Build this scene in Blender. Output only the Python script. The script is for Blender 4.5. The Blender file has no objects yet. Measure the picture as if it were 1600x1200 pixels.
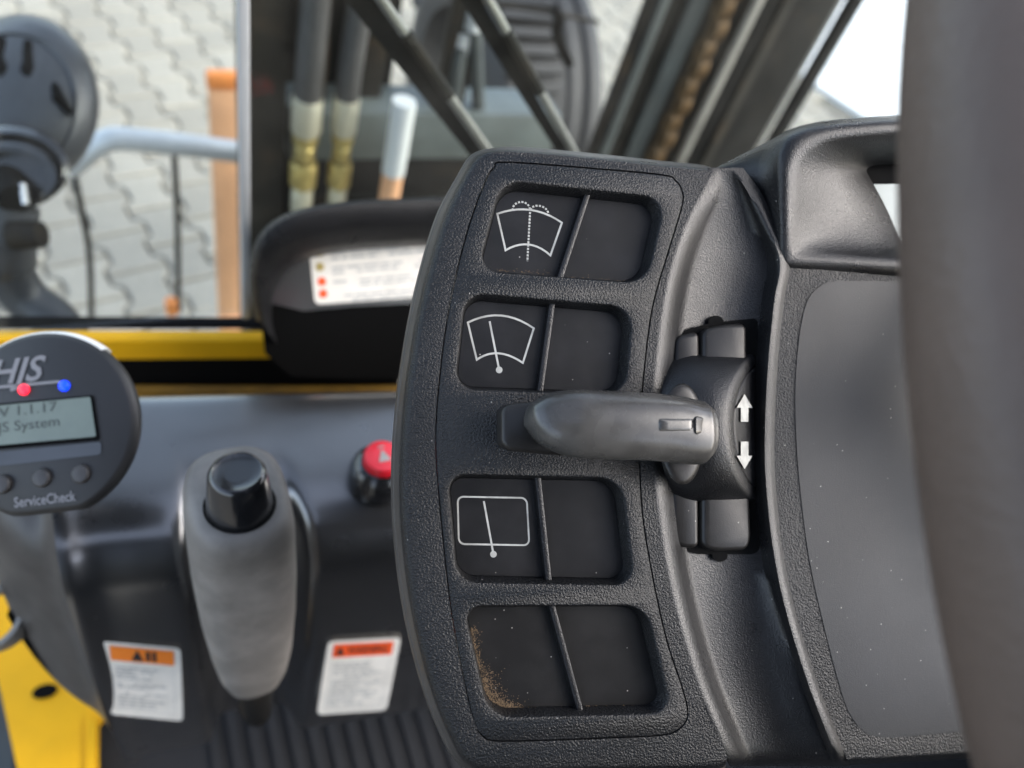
import bpy, bmesh, math, random
from mathutils import Vector, Matrix
from mathutils.geometry import tessellate_polygon
random.seed(7)
R = math.radians
sc = bpy.context.scene
col = sc.collection

# ------------------------------------------------------------------ camera
CAMH = 2.05                                   # metres above the paving
F = 1200.0                                    # focal length in photo pixels (1600 wide)
AX = Vector((.899, -.3597, .249)).normalized()     # camera right, in truck axes (x right, y forward, z up)
AZ = Vector((-.417, -.5306, .738)).normalized()    # camera back
AY = AZ.cross(AX).normalized(); AX = AY.cross(AZ).normalized()
CAM = Vector((0, 0, CAMH))
CR = Matrix((AX, AY, AZ)).transposed()
cd = bpy.data.cameras.new('camera'); cam = bpy.data.objects.new('camera', cd); col.objects.link(cam)
cam.matrix_world = Matrix.Translation(CAM) @ CR.to_4x4()
cd.lens = 27.0; cd.sensor_width = 36.0; cd.clip_start = .01; cd.clip_end = 500
cd.dof.use_dof = True; cd.dof.focus_distance = .250; cd.dof.aperture_fstop = 7.2
sc.camera = cam

# ------------------------------------------------------------------ light
SUN_EL, SUN_AZ = 36.0, 116.0                  # azimuth clockwise from +Y
w = bpy.data.worlds.new('World'); sc.world = w; w.use_nodes = True
nt = w.node_tree; bg = nt.nodes['Background']
sky = nt.nodes.new('ShaderNodeTexSky'); sky.sky_type = 'NISHITA'; sky.sun_disc = False
sky.sun_elevation = R(SUN_EL); sky.sun_rotation = R(SUN_AZ); sky.dust_density = 1.6; sky.air_density = .8; sky.ozone_density = .3
hs = nt.nodes.new('ShaderNodeHueSaturation'); hs.inputs['Saturation'].default_value = .68
nt.links.new(sky.outputs[0], hs.inputs['Color']); nt.links.new(hs.outputs[0], bg.inputs[0]); bg.inputs[1].default_value = .15
sl = bpy.data.lights.new('sun', 'SUN'); so = bpy.data.objects.new('sun', sl); col.objects.link(so)
sl.energy = .5; sl.angle = R(42); sl.color = (1, .97, .93)
sd = Vector((math.sin(R(SUN_AZ)) * math.cos(R(SUN_EL)), math.cos(R(SUN_AZ)) * math.cos(R(SUN_EL)), math.sin(R(SUN_EL))))
so.rotation_euler = sd.to_track_quat('Z', 'Y').to_euler(); so.location = sd * 20
vs = sc.view_settings; vs.view_transform = 'Standard'; vs.look = 'None'; vs.gamma = 1; vs.exposure = 2.35; vs.use_curve_mapping = False
sc.cycles.use_denoising = True; sc.cycles.max_bounces = 10; sc.cycles.transparent_max_bounces = 12
sc.cycles.sample_clamp_indirect = 8

# ------------------------------------------------------------------ helpers
def ray(px, py):
    return AX * ((px - 800) / F) + AY * ((600 - py) / F) - AZ
def at(px, py, t): return CAM + ray(px, py) * t
def hitY(px, py, Y):
    r = ray(px, py); return CAM + r * (Y / r.y)
def hitZ(px, py, Z):
    r = ray(px, py); return CAM + r * ((Z) / r.z)
def hitP(px, py, p0, n):
    r = ray(px, py); return CAM + r * ((p0 - CAM).dot(n) / r.dot(n))

def catmull(p, n=6, closed=False):
    p = [Vector(q) for q in p]; m = len(p); out = []
    for i in range(m if closed else m - 1):
        if closed: a, b, c, d = p[(i-1) % m], p[i], p[(i+1) % m], p[(i+2) % m]
        else: a, b, c, d = p[max(i-1, 0)], p[i], p[i+1], p[min(i+2, m-1)]
        for k in range(n):
            t = k / n
            out.append(.5*((2*b) + (c-a)*t + (2*a-5*b+4*c-d)*t*t + (3*b-a-3*c+d)*t**3))
    if not closed: out.append(p[-1].copy())
    return out
def rpoly(c, r, n=7):
    """polygon with rounded corners; r is one radius or a list"""
    m = len(c); c = [Vector(q) for q in c]; out = []
    if not isinstance(r, (list, tuple)): r = [r]*m
    for i in range(m):
        a, b, d = c[i-1], c[i], c[(i+1) % m]
        ra = min(r[i], (a-b).length*.48, (d-b).length*.48)
        s = b + (a-b).normalized()*ra; e = b + (d-b).normalized()*ra
        if ra < 1e-9: out.append(b.copy()); continue
        m1 = s + (b-s)*.5523; m2 = e + (b-e)*.5523
        for k in range(n+1):
            t = k/n; u = 1-t
            out.append(s*u**3 + m1*3*u*u*t + m2*3*u*t*t + e*t**3)
    return out
def offs(p, d):
    """offset a closed planar (x,y,..) loop outwards by d"""
    m = len(p); ar = sum(p[i].x*p[(i+1) % m].y - p[(i+1) % m].x*p[i].y for i in range(m))
    sg = 1 if ar > 0 else -1; out = []
    for i in range(m):
        a, b, c = p[i-1], p[i], p[(i+1) % m]
        e1 = (b-a); e2 = (c-b)
        n1 = Vector((e1.y, -e1.x)); n2 = Vector((e2.y, -e2.x))
        if n1.length > 1e-12: n1.normalize()
        if n2.length > 1e-12: n2.normalize()
        nn = n1+n2
        if nn.length < 1e-6: nn = n1
        nn.normalize(); k = 1/max(.5, nn.dot(n1))
        q = b.copy(); q.x += sg*nn.x*d*k; q.y += sg*nn.y*d*k; out.append(q)
    return out
def setz(p, z): return [Vector((q.x, q.y, z)) for q in p]

class MB:
    def __init__(s): s.v = []; s.f = []
    def add(s, pts): i = len(s.v); s.v += [Vector(q) for q in pts]; return list(range(i, i+len(pts)))
    def bridge(s, a, b, closed=True):
        m = len(a)
        for i in range(m if closed else m-1):
            j = (i+1) % m; s.f.append((a[i], a[j], b[j], b[i]))
    def loft(s, rings, closed=True, cap0=False, cap1=False):
        ids = [s.add(r) for r in rings]
        for a, b in zip(ids, ids[1:]): s.bridge(a, b, closed)
        if cap0: s.f.append(tuple(reversed(ids[0])))
        if cap1: s.f.append(tuple(ids[-1]))
        return ids
    def fill(s, loops):
        ls = [[Vector((q.x, q.y, 0)) for q in l] for l in loops]
        ids = []
        for l in loops: ids += s.add(l)
        for t in tessellate_polygon(ls): s.f.append(tuple(ids[k] for k in t))
    def box(s, a, b, bev=0):
        x0, y0, z0 = a; x1, y1, z1 = b
        if bev <= 0:
            i = s.add([(x0,y0,z0),(x1,y0,z0),(x1,y1,z0),(x0,y1,z0),(x0,y0,z1),(x1,y0,z1),(x1,y1,z1),(x0,y1,z1)])
            for f in ((0,3,2,1),(4,5,6,7),(0,1,5,4),(1,2,6,5),(2,3,7,6),(3,0,4,7)): s.f.append(tuple(i[k] for k in f))
        else:
            r = bev
            def rg(z, e): return [Vector((q.x, q.y, z)) for q in rpoly([(x0+e,y0+e),(x1-e,y0+e),(x1-e,y1-e),(x0+e,y1-e)], max(r-e*.4, 1e-5), 3)]
            s.loft([rg(z0, r*.9), rg(z0+r*.3, r*.3), rg(z0+r, 0), rg(z1-r, 0), rg(z1-r*.3, r*.3), rg(z1, r*.9)], True, True, True)
    def tube(s, path, rad, n=12, cap=True):
        path = [Vector(q) for q in path]; m = len(path); rings = []
        if not isinstance(rad, (list, tuple)): rad = [rad]*m
        up = None
        for i in range(m):
            d = (path[min(i+1, m-1)] - path[max(i-1, 0)]).normalized()
            if up is None: up = d.orthogonal().normalized()
            up = (up - d*up.dot(d)).normalized(); sd_ = d.cross(up)
            rings.append([path[i] + (up*math.cos(2*math.pi*k/n) + sd_*math.sin(2*math.pi*k/n))*rad[i] for k in range(n)])
        s.loft(rings, True, cap, cap)
    def prism(s, poly3, vec):
        a = s.add(poly3); b = s.add([Vector(q)+Vector(vec) for q in poly3])
        s.bridge(a, b); s.f.append(tuple(reversed(a))); s.f.append(tuple(b))
    def obj(s, name, mat, parent=None, smooth=35, fixn=True):
        off = parent.get('_o') if parent is not None else None
        o3 = Vector(off) if off is not None else Vector((0, 0, 0))
        me = bpy.data.meshes.new(name); me.from_pydata([tuple(q - o3) for q in s.v], [], s.f)
        if fixn:
            bm = bmesh.new(); bm.from_mesh(me)
            bmesh.ops.remove_doubles(bm, verts=bm.verts, dist=1e-7)
            bmesh.ops.recalc_face_normals(bm, faces=bm.faces); bm.to_mesh(me); bm.free()
        me.materials.append(mat)
        if smooth:
            me.polygons.foreach_set('use_smooth', [True]*len(me.polygons)); me.set_sharp_from_angle(angle=R(smooth))
        me.update()
        o = bpy.data.objects.new(name, me); col.objects.link(o)
        if parent is not None:
            o.parent = parent
            if off is not None: o['_o'] = tuple(off)
        return o
def tag(o, label=None, cat=None, group=None, kind=None):
    if label: o['label'] = label
    if cat: o['category'] = cat
    if group: o['group'] = group
    if kind: o['kind'] = kind
    return o
def thing(name, label, cat, loc=(0,0,0), group=None):
    o = bpy.data.objects.new(name, None); col.objects.link(o); o.empty_display_size = .02
    o.location = loc; o['_o'] = tuple(loc); return tag(o, label, cat, group)

# ------------------------------------------------------------------ materials
def mat(name, base, rough=.5, grain=None, gstr=.5, var=0, vscale=40, specks=0, speck_scale=260, metal=0, rvar=0, coat=0, emit=None, trans=0, spec=.5, dirt=None, gdist=.0004):
    m = bpy.data.materials.new(name); m.use_nodes = True; n = m.node_tree; L = n.links
    b = n.nodes['Principled BSDF']; b.inputs['Base Color'].default_value = (*base, 1)
    b.inputs['Roughness'].default_value = rough; b.inputs['Metallic'].default_value = metal
    b.inputs['Coat Weight'].default_value = coat; b.inputs['Coat Roughness'].default_value = .2; b.inputs['Coat IOR'].default_value = 1.8; b.inputs['Specular IOR Level'].default_value = spec
    if emit: b.inputs['Emission Color'].default_value = (*emit[0], 1); b.inputs['Emission Strength'].default_value = emit[1]
    tc = n.nodes.new('ShaderNodeTexCoord'); co = tc.outputs['Object']
    cur = None
    def noise(scale, det=4, rg=.55):
        q = n.nodes.new('ShaderNodeTexNoise'); q.inputs['Scale'].default_value = scale; q.inputs['Detail'].default_value = det
        q.inputs['Roughness'].default_value = rg; L.new(co, q.inputs['Vector']); return q.outputs['Fac']
    def mix(fac, a, bcol):
        q = n.nodes.new('ShaderNodeMix'); q.data_type = 'RGBA'; L.new(fac, q.inputs['Factor'])
        if isinstance(a, tuple): q.inputs['A'].default_value = (*a, 1)
        else: L.new(a, q.inputs['A'])
        q.inputs['B'].default_value = (*bcol, 1); return q.outputs['Result']
    def ramp(x, lo, hi):
        q = n.nodes.new('ShaderNodeMapRange'); q.inputs[1].default_value = lo; q.inputs[2].default_value = hi
        q.interpolation_type = 'SMOOTHSTEP'; L.new(x, q.inputs[0]); return q.outputs[0]
    if var:
        f = ramp(noise(vscale, 5), .35, .7); cur = mix(f, base, tuple(min(1, c*(1+var)+.0) for c in base))
    if dirt:
        (dcol, dscale, lo, hi) = dirt
        f = ramp(noise(dscale, 8, .65), lo, hi); cur = mix(f, cur if cur is not None else base, dcol)
    if specks:
        vo = n.nodes.new('ShaderNodeTexVoronoi'); vo.inputs['Scale'].default_value = speck_scale; L.new(co, vo.inputs['Vector'])
        rn = n.nodes.new('ShaderNodeSeparateColor'); L.new(vo.outputs['Color'], rn.inputs[0])
        a = n.nodes.new('ShaderNodeMapRange'); L.new(vo.outputs['Distance'], a.inputs[0]); a.inputs[1].default_value = .05; a.inputs[2].default_value = .10; a.inputs[3].default_value = 1; a.inputs[4].default_value = 0
        g = n.nodes.new('ShaderNodeMath'); g.operation = 'GREATER_THAN'; L.new(rn.outputs[0], g.inputs[0]); g.inputs[1].default_value = 1-specks
        ml = n.nodes.new('ShaderNodeMath'); ml.operation = 'MULTIPLY'; L.new(a.outputs[0], ml.inputs[0]); L.new(g.outputs[0], ml.inputs[1])
        cur = mix(ml.outputs[0], cur if cur is not None else base, (.35, .33, .30))
    if cur is not None: L.new(cur, b.inputs['Base Color'])
    if rvar:
        q = n.nodes.new('ShaderNodeMapRange'); L.new(noise(vscale*1.7, 6), q.inputs[0]); q.inputs[1].default_value = .3; q.inputs[2].default_value = .7
        q.inputs[3].default_value = max(0, rough-rvar); q.inputs[4].default_value = min(1, rough+rvar); L.new(q.outputs[0], b.inputs['Roughness'])
    if grain:
        bp = n.nodes.new('ShaderNodeBump'); bp.inputs['Strength'].default_value = gstr; bp.inputs['Distance'].default_value = gdist
        L.new(noise(grain, 3, .5), bp.inputs['Height']); L.new(bp.outputs[0], b.inputs['Normal'])
    return m
M = {}
M['abs'] = mat('black_grained_plastic', (.0068, .007, .0076), .31, spec=.33, grain=1450, gstr=1.0, gdist=.0006, var=.5, vscale=30, specks=.05, speck_scale=420, rvar=.06)
M['abs_fine'] = mat('black_fine_plastic', (.0065, .0065, .007), .30, spec=.42, grain=1900, gstr=.7, gdist=.0003, var=.5, vscale=45, specks=.05, speck_scale=420, rvar=.05)
M['abs_side'] = mat('black_smooth_side_plastic', (.032, .028, .025), .42, grain=1800, gstr=.15, gdist=.0002, var=.6, vscale=60, specks=.03, speck_scale=420)
M['key'] = mat('matt_black_key', (.0085, .0085, .009), .38, spec=.22, grain=3200, gstr=.25, gdist=.00012, var=.6, vscale=70, specks=.10, speck_scale=380, rvar=.05)
M['key_dusty'] = mat('dusty_black_key', (.0095, .0092, .009), .40, spec=.20, grain=3200, gstr=.25, gdist=.00012, var=.6, vscale=70, specks=.12, speck_scale=380)
M['pad'] = mat('matt_grey_pad', (.012, .0128, .014), .40, spec=.30, grain=3000, gstr=.6, gdist=.00012, var=.25, vscale=30, specks=.16, speck_scale=420, rvar=.03)
M['lever'] = mat('worn_black_knob', (.036, .0345, .032), .27, grain=600, gstr=.06, gdist=.0003, var=.9, vscale=55, rvar=.10, specks=.03)
M['lever_dark'] = mat('dark_lever_plastic', (.013, .012, .011), .38, spec=.35, grain=2200, gstr=.2, gdist=.0002, var=.6, vscale=60, specks=.06, speck_scale=380, rvar=.06)
M['gap'] = mat('black_gap', (.004, .004, .004), .8, spec=.08)
M['print'] = mat('white_print', (.40, .40, .37), .6, var=-.3, vscale=250)
M['rim'] = mat('dark_vinyl', (.078, .058, .047), .48, spec=.35, grain=420, gstr=.5, gdist=.0008, var=.25, vscale=20, rvar=.04)  # warm brown of a skin reflection is put into the base colour
M['lcd'] = mat('pale_display', (.26, .31, .29), .25, coat=.3)
M['rubber'] = mat('grey_rubber_grip', (.15, .137, .122), .6, grain=1500, gstr=.3, gdist=.0003, var=.5, vscale=35, dirt=((.115, .103, .089), 26, .45, .8))
M['gloss'] = mat('gloss_black', (.012, .012, .013), .18, coat=.2)
M['cowl'] = mat('black_moulded_cowl', (.010, .0102, .0108), .31, spec=1.0, coat=1.0, grain=900, gstr=.06, gdist=.0003, var=.5, vscale=20, rvar=.05)
M['red'] = mat('red_button', (.75, .015, .03), .3, coat=.3)
M['label'] = mat('white_label', (.78, .75, .68), .5, var=-.12, vscale=60)
M['orange'] = mat('orange_print', (.85, .22, .02), .5)
M['orange2'] = mat('red_orange_print', (.85, .10, .02), .5)
M['ink'] = mat('dark_ink', (.05, .06, .05), .6)
M['ink2'] = mat('pale_grey_ink', (.42, .43, .42), .6)
M['black_ink'] = mat('black_ink', (.02, .02, .02), .6)
M['yellow'] = mat('yellow_paint', (.84, .44, .004), .5, var=-.10, vscale=20, grain=60, gstr=.04, gdist=.002, spec=.3)
M['yellow_shaded'] = mat('shaded_yellow_paint', (.22, .115, .006), .6, var=-.4, vscale=30)  # darker copy of the yellow: shade on the lower rail put into the colour
M['dark'] = mat('dark_painted_steel', (.007, .0067, .0062), .5, spec=.12, var=.8, vscale=12, dirt=((.03, .022, .014), 9, .55, .75))
M['dark_brown'] = mat('dirty_dark_steel', (.013, .0115, .009), .55, spec=.2, var=.8, vscale=10, dirt=((.045, .03, .017), 14, .5, .75))
M['steel'] = mat('bare_steel_edge', (.42, .40, .36), .38, metal=.7, var=-.3, vscale=15)
M['chrome'] = mat('chrome_rod', (.62, .60, .58), .2, metal=.9)
M['galv'] = mat('galvanised_steel', (.62, .64, .64), .45, metal=.3, var=-.2, vscale=8)
M['beam'] = mat('grey_green_beam', (.045, .053, .052), .5, var=.4, vscale=12)
M['beam2'] = mat('grey_green_crossbeam', (.085, .10, .096), .5, var=.4, vscale=12)
M['hose'] = mat('hose_rubber', (.045, .043, .041), .55, var=.5, vscale=20)
M['brass'] = mat('zinc_yellow_fitting', (.55, .43, .15), .35, metal=.6, var=-.3, vscale=60)
M['zinc'] = mat('pale_zinc', (.58, .55, .42), .4, metal=.5)
M['chain'] = mat('greasy_rusty_chain', (.10, .055, .018), .5, metal=.3, var=.9, vscale=60)
M['tyre'] = mat('tyre_rubber', (.016, .016, .018), .6, var=.5, vscale=10, grain=120, gstr=.2, gdist=.002)
M['peach'] = mat('faded_orange_paint', (.78, .42, .22), .6, var=.2, vscale=8)
M['orange_cap'] = mat('bright_orange_cap', (.90, .30, .07), .5)
M['paleblue'] = mat('pale_plastic', (.70, .72, .70), .5)
M['wall'] = mat('white_wall', (.86, .85, .82), .7)
M['screen'] = mat('green_lcd', (.15, .18, .14), .25, coat=.2, var=-.1, vscale=60)
M['lamp'] = mat('lamp_housing', (.035, .038, .044), .42, var=.5, vscale=20)
M['unit'] = mat('monitor_plastic', (.015, .0143, .0143), .5, grain=2200, gstr=.15, gdist=.0002)
M['strip'] = mat('white_lens', (.80, .79, .74), .35)
M['led_red'] = mat('red_led', (.5, .005, .01), .3, emit=((1, .02, .05), .45))
M['led_blue'] = mat('blue_led', (.005, .02, .5), .3, emit=((.0, .05, 1), .40))
M['logo'] = mat('silver_print', (.22, .21, .21), .5)
M['ring'] = mat('grey_metal_ring', (.20, .19, .17), .4, metal=.4)
M['mat'] = mat('ribbed_floor_rubber', (.008, .008, .0085), .6, var=.5, vscale=15)
def glass_mat():
    m = bpy.data.materials.new('window_glass'); m.use_nodes = True; n = m.node_tree; L = n.links
    for q in list(n.nodes): n.nodes.remove(q)
    o = n.nodes.new('ShaderNodeOutputMaterial'); t = n.nodes.new('ShaderNodeBsdfTransparent'); t.inputs[0].default_value = (.90, .93, .92, 1)
    g = n.nodes.new('ShaderNodeBsdfGlossy'); g.inputs['Roughness'].default_value = .03
    fr = n.nodes.new('ShaderNodeFresnel'); ge = n.nodes.new('ShaderNodeNewGeometry'); mr = n.nodes.new('ShaderNodeMapRange')
    mr.inputs[3].default_value = 1.45; mr.inputs[4].default_value = 1/1.45; L.new(ge.outputs['Backfacing'], mr.inputs[0]); L.new(mr.outputs[0], fr.inputs[0])
    mx = n.nodes.new('ShaderNodeMixShader'); L.new(fr.outputs[0], mx.inputs[0]); L.new(t.outputs[0], mx.inputs[1]); L.new(g.outputs[0], mx.inputs[2])
    tc = n.nodes.new('ShaderNodeTexCoord'); nz = n.nodes.new('ShaderNodeTexNoise'); nz.inputs['Scale'].default_value = 14; nz.inputs['Detail'].default_value = 8; nz.inputs['Roughness'].default_value = .7
    L.new(tc.outputs['Object'], nz.inputs['Vector']); m2 = n.nodes.new('ShaderNodeMapRange'); m2.inputs[1].default_value = .4; m2.inputs[2].default_value = .75; m2.inputs[3].default_value = .008; m2.inputs[4].default_value = .05; L.new(nz.outputs['Fac'], m2.inputs[0])
    df = n.nodes.new('ShaderNodeBsdfDiffuse'); df.inputs[0].default_value = (.30, .28, .24, 1); mz = n.nodes.new('ShaderNodeMixShader')
    L.new(m2.outputs[0], mz.inputs[0]); L.new(mx.outputs[0], mz.inputs[1]); L.new(df.outputs[0], mz.inputs[2])
    L.new(mz.outputs[0], o.inputs[0]); return m
M['glass'] = glass_mat()
def paver_mat():
    m = mat('grey_concrete_paver', (.325, .297, .242), .85, grain=260, gstr=.35, gdist=.002, var=.12, vscale=14, dirt=((.25, .225, .175), 26, .55, .75))
    n = m.node_tree; L = n.links; b = n.nodes['Principled BSDF']
    src = b.inputs['Base Color'].links[0].from_socket
    oi = n.nodes.new('ShaderNodeObjectInfo'); mr = n.nodes.new('ShaderNodeMapRange'); L.new(oi.outputs['Random'], mr.inputs[0]); mr.inputs[3].default_value = .86; mr.inputs[4].default_value = 1.10
    v = n.nodes.new('ShaderNodeVectorMath'); v.operation = 'SCALE'; L.new(src, v.inputs[0]); L.new(mr.outputs[0], v.inputs['Scale']); L.new(v.outputs[0], b.inputs['Base Color']); return m
M['paver'] = paver_mat()
M['bed'] = mat('sandy_joint_bed', (.16, .148, .12), .9, grain=200, gstr=.5, gdist=.003, var=.4, vscale=30)
#STRUCTURE
# ================================================================== the setting
g = MB(); g.add([(-60,-60,0),(60,-60,0),(60,60,0),(-60,60,0)]); g.f.append((0,1,2,3))
ground = tag(g.obj('ground', M['bed'], smooth=0, fixn=False), kind='structure')
PA, PB, PC, JO = .165, .20, .016, .0045
def paver_outline():
    A, C, B, j = PA/2, PC, PB/2, JO
    return rpoly([(-A-C+j,-B+j),(A+C-j,-B+j),(A+C-j,-B*.66),(A-C-j,-B*.34),(A-C-j,B*.34),(A+C-j,B*.66),(A+C-j,B-j),(-A-C+j,B-j),(-A-C+j,B*.66),(-A+C+j,B*.34),(-A+C+j,-B*.34),(-A-C+j,-B*.66)], .004, 1)
def paver_mb(pos=(0,0,0), rz=0, mb=None):
    mb = mb or MB(); o = paver_outline(); ca, sa = math.cos(rz), math.sin(rz)
    tr = lambda l, z: [Vector((pos[0]+q.x*ca-q.y*sa, pos[1]+q.x*sa+q.y*ca, pos[2]+z)) for q in l]
    ids = mb.loft([tr(o, .002), tr(o, .022), tr(offs(o, -.006), .028)], True, False, True); return mb
pm = paver_mb().obj('paver', M['paver'], ground, smooth=25); pmesh = pm.data
bpy.data.objects.remove(pm)
prz = R(13.5); cells = []
for i in range(-12, 28):
    for j in range(-2, 34):
        lx, ly = i*PA, j*PB + (PB/2 if i % 2 else 0)
        X = lx*math.cos(prz) - ly*math.sin(prz) + .3; Y = lx*math.sin(prz) + ly*math.cos(prz) + .9
        if -1.6 < X < 4.1 and .9 < Y < 6.2:
            d = Vector((X, Y, 0)) - CAM; c_ = Vector((d.dot(AX), d.dot(AY), -d.dot(AZ)))
            px, py = 800 + F*c_.x/c_.z, 600 - F*c_.y/c_.z
            vis = (-40 < px < 400 and -40 < py < 520) or (600 < px < 1420 and -40 < py < 240)
            cells.append((0 if vis else 1, c_.length, X, Y))
cells.sort()
rest = MB()
for k, (v, d_, X, Y) in enumerate(cells):
    if k < 290 and v == 0:
        o = bpy.data.objects.new('paver', pmesh); col.objects.link(o); o.parent = ground
        o.location = (X, Y, random.uniform(-.0015, .0015)); o.rotation_euler = (random.gauss(0, .006), random.gauss(0, .006), prz + random.gauss(0, .006))
    else: paver_mb((X, Y, 0), prz, rest)
tag(rest.obj('paver_field', M['paver'], ground, smooth=25), kind='stuff')

# bright concrete apron beyond the paving
p0, p1 = hitZ(1275, 140, -CAMH), hitZ(1352, 191, -CAMH); dw = (p1-p0); dw.z = 0; dw.normalize()
nw = Vector((-dw.y, dw.x, 0));  nw = nw if nw.x > 0 else -nw
wl = MB(); a = p0 - dw*3; b = p0 + dw*9
wl.prism([a, b, b+nw*14, a+nw*14], (0, 0, .035))
tag(wl.obj('concrete_apron', M['wall'], smooth=0), kind='structure')

# cab floor below the dashboard
fl = MB(); fl.box((-.16, -1.14, CAMH-.86), (.86, .36, CAMH-.83))
floor = tag(fl.obj('cab_floor', M['mat'], smooth=0), kind='structure')
for k in range(30):
    q = MB(); x = .0 + k*.018; q.box((x, -.2, CAMH-.831), (x+.009, .34, CAMH-.826)); q.obj('floor_rib', M['mat'], floor, smooth=0)

# ================================================================== truck body, cab
def Z(z): return CAMH + z
body = thing('cab_frame', 'yellow painted steel window sill running below the windscreen', 'cab frame', (0, .45, Z(-.56)))
def bar(pa, pb, z, dy0, dy1, z0, z1, nm, m, bev=0):
    # a horizontal bar through two sight lines at height z, from dy0 to dy1 behind that line
    A, B = hitZ(*pa, z), hitZ(*pb, z); q = MB()
    rg = [[P_ + Vector((0, dy, zz - z)) for dy, zz in ((dy0, z0), (dy1, z0), (dy1, z1-bev), (dy1-bev, z1), (dy0+bev, z1), (dy0, z1-bev))] for P_ in (A, B)]
    q.loft(rg, True, True, True); return q.obj(nm, m, body, smooth=30)
bar((-120, 531), (640, 531), -.489, 0, .0115, -.512, -.489, 'sill', M['yellow'], .002)
bar((-120, 531), (640, 531), -.489, .004, .02, -.65, -.5125, 'dark_gap_plate', M['gap'])  # black plate stands in for the shaded gap below the sill
bar((-120, 608), (640, 608), -.545, 0, .006, -.60, -.545, 'lower_rail', M['yellow_shaded'], .002)
bar((-120, 513), (640, 513), -.489, -.001, .012, -.4885, -.4865, 'window_seal', M['gap'], .002)
roof = thing('added_overhead_guard', 'unseen overhead guard with open bars, added to shade the cab', 'overhead guard', (0, 0, Z(.55)))  # unseen guard, added to shade the column cover and shape its reflections
for (x0, x1, y0, y1) in ((-.75, .95, .52, .60), (-.75, .95, -1.25, -1.17), (-.75, -.67, -1.16, .51), (.87, .95, -1.16, .51)):
    q = MB(); q.box((x0, y0, Z(.55)), (x1, y1, Z(.61)), .01); q.obj('roof_frame', M['dark'], roof)
for k in range(7):
    q = MB(); x = -.5 + k*.19; q.box((x, -1.16, Z(.56)), (x+.035, .515, Z(.60)), .005); q.obj('roof_bar', M['dark'], roof)
for (x, y) in ((.91, .55), (.91, -1.2), (-.71, -1.2)):
    q = MB(); q.box((x-.03, y-.03, Z(-.9)), (x+.03, y+.03, Z(.545)), .008); q.obj('roof_post', M['dark'], roof)
q = MB(); q.box((-.66, -1.16, Z(.605)), (.42, -.42, Z(.625)), .005); q.obj('roof_blocker', M['dark'], roof)  # unseen solid roof part, added to darken reflections from behind
q = MB(); q.box((-.66, -1.165, Z(-1.4)), (.42, -1.15, Z(.54)), .004); q.obj('rear_blocker', M['dark'], roof)  # unseen rear blocker, kept short so the rear right stays bright
q = MB(); q.box((.865, -1.14, Z(-.95)), (.885, .50, Z(-.22)), .004); q.obj('side_blocker', M['dark'], roof)  # unseen side, added to darken what the windscreen mirrors
q = MB(); q.box((.43, -1.165, Z(-1.4)), (.86, -1.15, Z(-.35)), .004); q.obj('rear_low_blocker', M['dark'], roof)  # unseen low rear piece, added to keep reflections dark
seat = thing('driver_seat', 'black driver seat behind the steering wheel', 'seat', (.3, -.6, Z(-.8)))
q = MB(); q.box((.0, -.85, Z(-.65)), (.55, -.35, Z(-.5)), .04); q.obj('cushion', M['mat'], seat)
q = MB(); q.box((.0, -.98, Z(-.52)), (.55, -.84, Z(.15)), .05); q.obj('backrest', M['mat'], seat)

ws = thing('windscreen', 'large clear front windscreen pane with scratches and dust', 'windscreen', (0, .456, Z(-.478)))
q = MB(); q.box((-.45, .453, Z(-.478)), (.70, .458, Z(.5))); q.obj('pane', M['glass'], ws, smooth=0)
xe = hitY(381, 250, .452).x
q = MB(); q.box((xe-.0032, .446, Z(-.478)), (xe+.0032, .4525, Z(.3)), .001); q.obj('edge_trim', M['galv'], ws)

# wipers in front of the glass
def wiper(a, b, wpx, label):
    A, B = hitY(*a, .480), hitY(*b, .480); t = thing('wiper_arm', label, 'wiper', tuple(B), 'windscreen wipers')
    d = (B-A).normalized(); n = d.cross(Vector((0, 1, 0))).normalized(); n = n if n.x < 0 else -n
    W = wpx
    q = MB(); A2 = A - d*.2
    q.prism([A2+n*W, B+n*W*.5, B, A2], (0, .006, 0)); q.obj('arm', M['dark'], t, smooth=0)
    q = MB(); q.tube([A2 - n*.004 - Vector((0,.002,0)), B - n*.004 - Vector((0,.002,0))], .0034, 8); q.obj('blade', M['steel'], t)
    q = MB(); q.tube([A + d*.03 - n*.004 - Vector((0,.003,0)), A + d*.09 - n*.004 - Vector((0,.003,0))], .0046, 8); q.obj('clip', M['dark_brown'], t)
    return t
wiper((585, 0), (760, 245), .020, 'black wiper arm ending beside the short white and orange pole')
wiper((752, 0), (895, 250), .016, 'black wiper arm crossing in front of the big tyre')

# ================================================================== mast in front of the cab
MY = .95
mast = thing('lift_mast', 'dark greasy steel lift mast rails standing in front of the windscreen', 'mast', (.55, MY, .1))
def rail(name, pl, pr, y0, y1, m, z0=-1.5, z1=.5, py=120, bev=.003, par=None):
    xl, xr = hitY(pl, py, y0).x, hitY(pr, py, y0).x
    q = MB(); q.box((xl, y0, Z(z0)), (xr, y1, Z(z1)), bev); return q.obj(name, m, par or mast)
rail('left_channel', 389, 449, .95, 1.06, M['dark_brown'])
rail('back_plate', 440, 612, 1.07, 1.085, M['dark'], bev=.002)
rail('hose_guide', 503, 511, 1.00, 1.02, M['dark_brown'], bev=.002)
rail('guide_strip', 556, 563, 1.00, 1.02, M['beam'], bev=.002)
rail('inner_flange', 566, 600, 1.02, 1.06, M['dark_brown'])
rail('inner_rail', 690, 735, 1.00, 1.02, M['dark_brown'])
rail('right_inner_flange', 966, 984, .96, .972, M['dark'])
rail('right_inner_web', 985, 1001, .955, .967, M['beam'])
rail('right_channel_web', 1001, 1128, 1.00, 1.02, M['dark_brown'])
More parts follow.
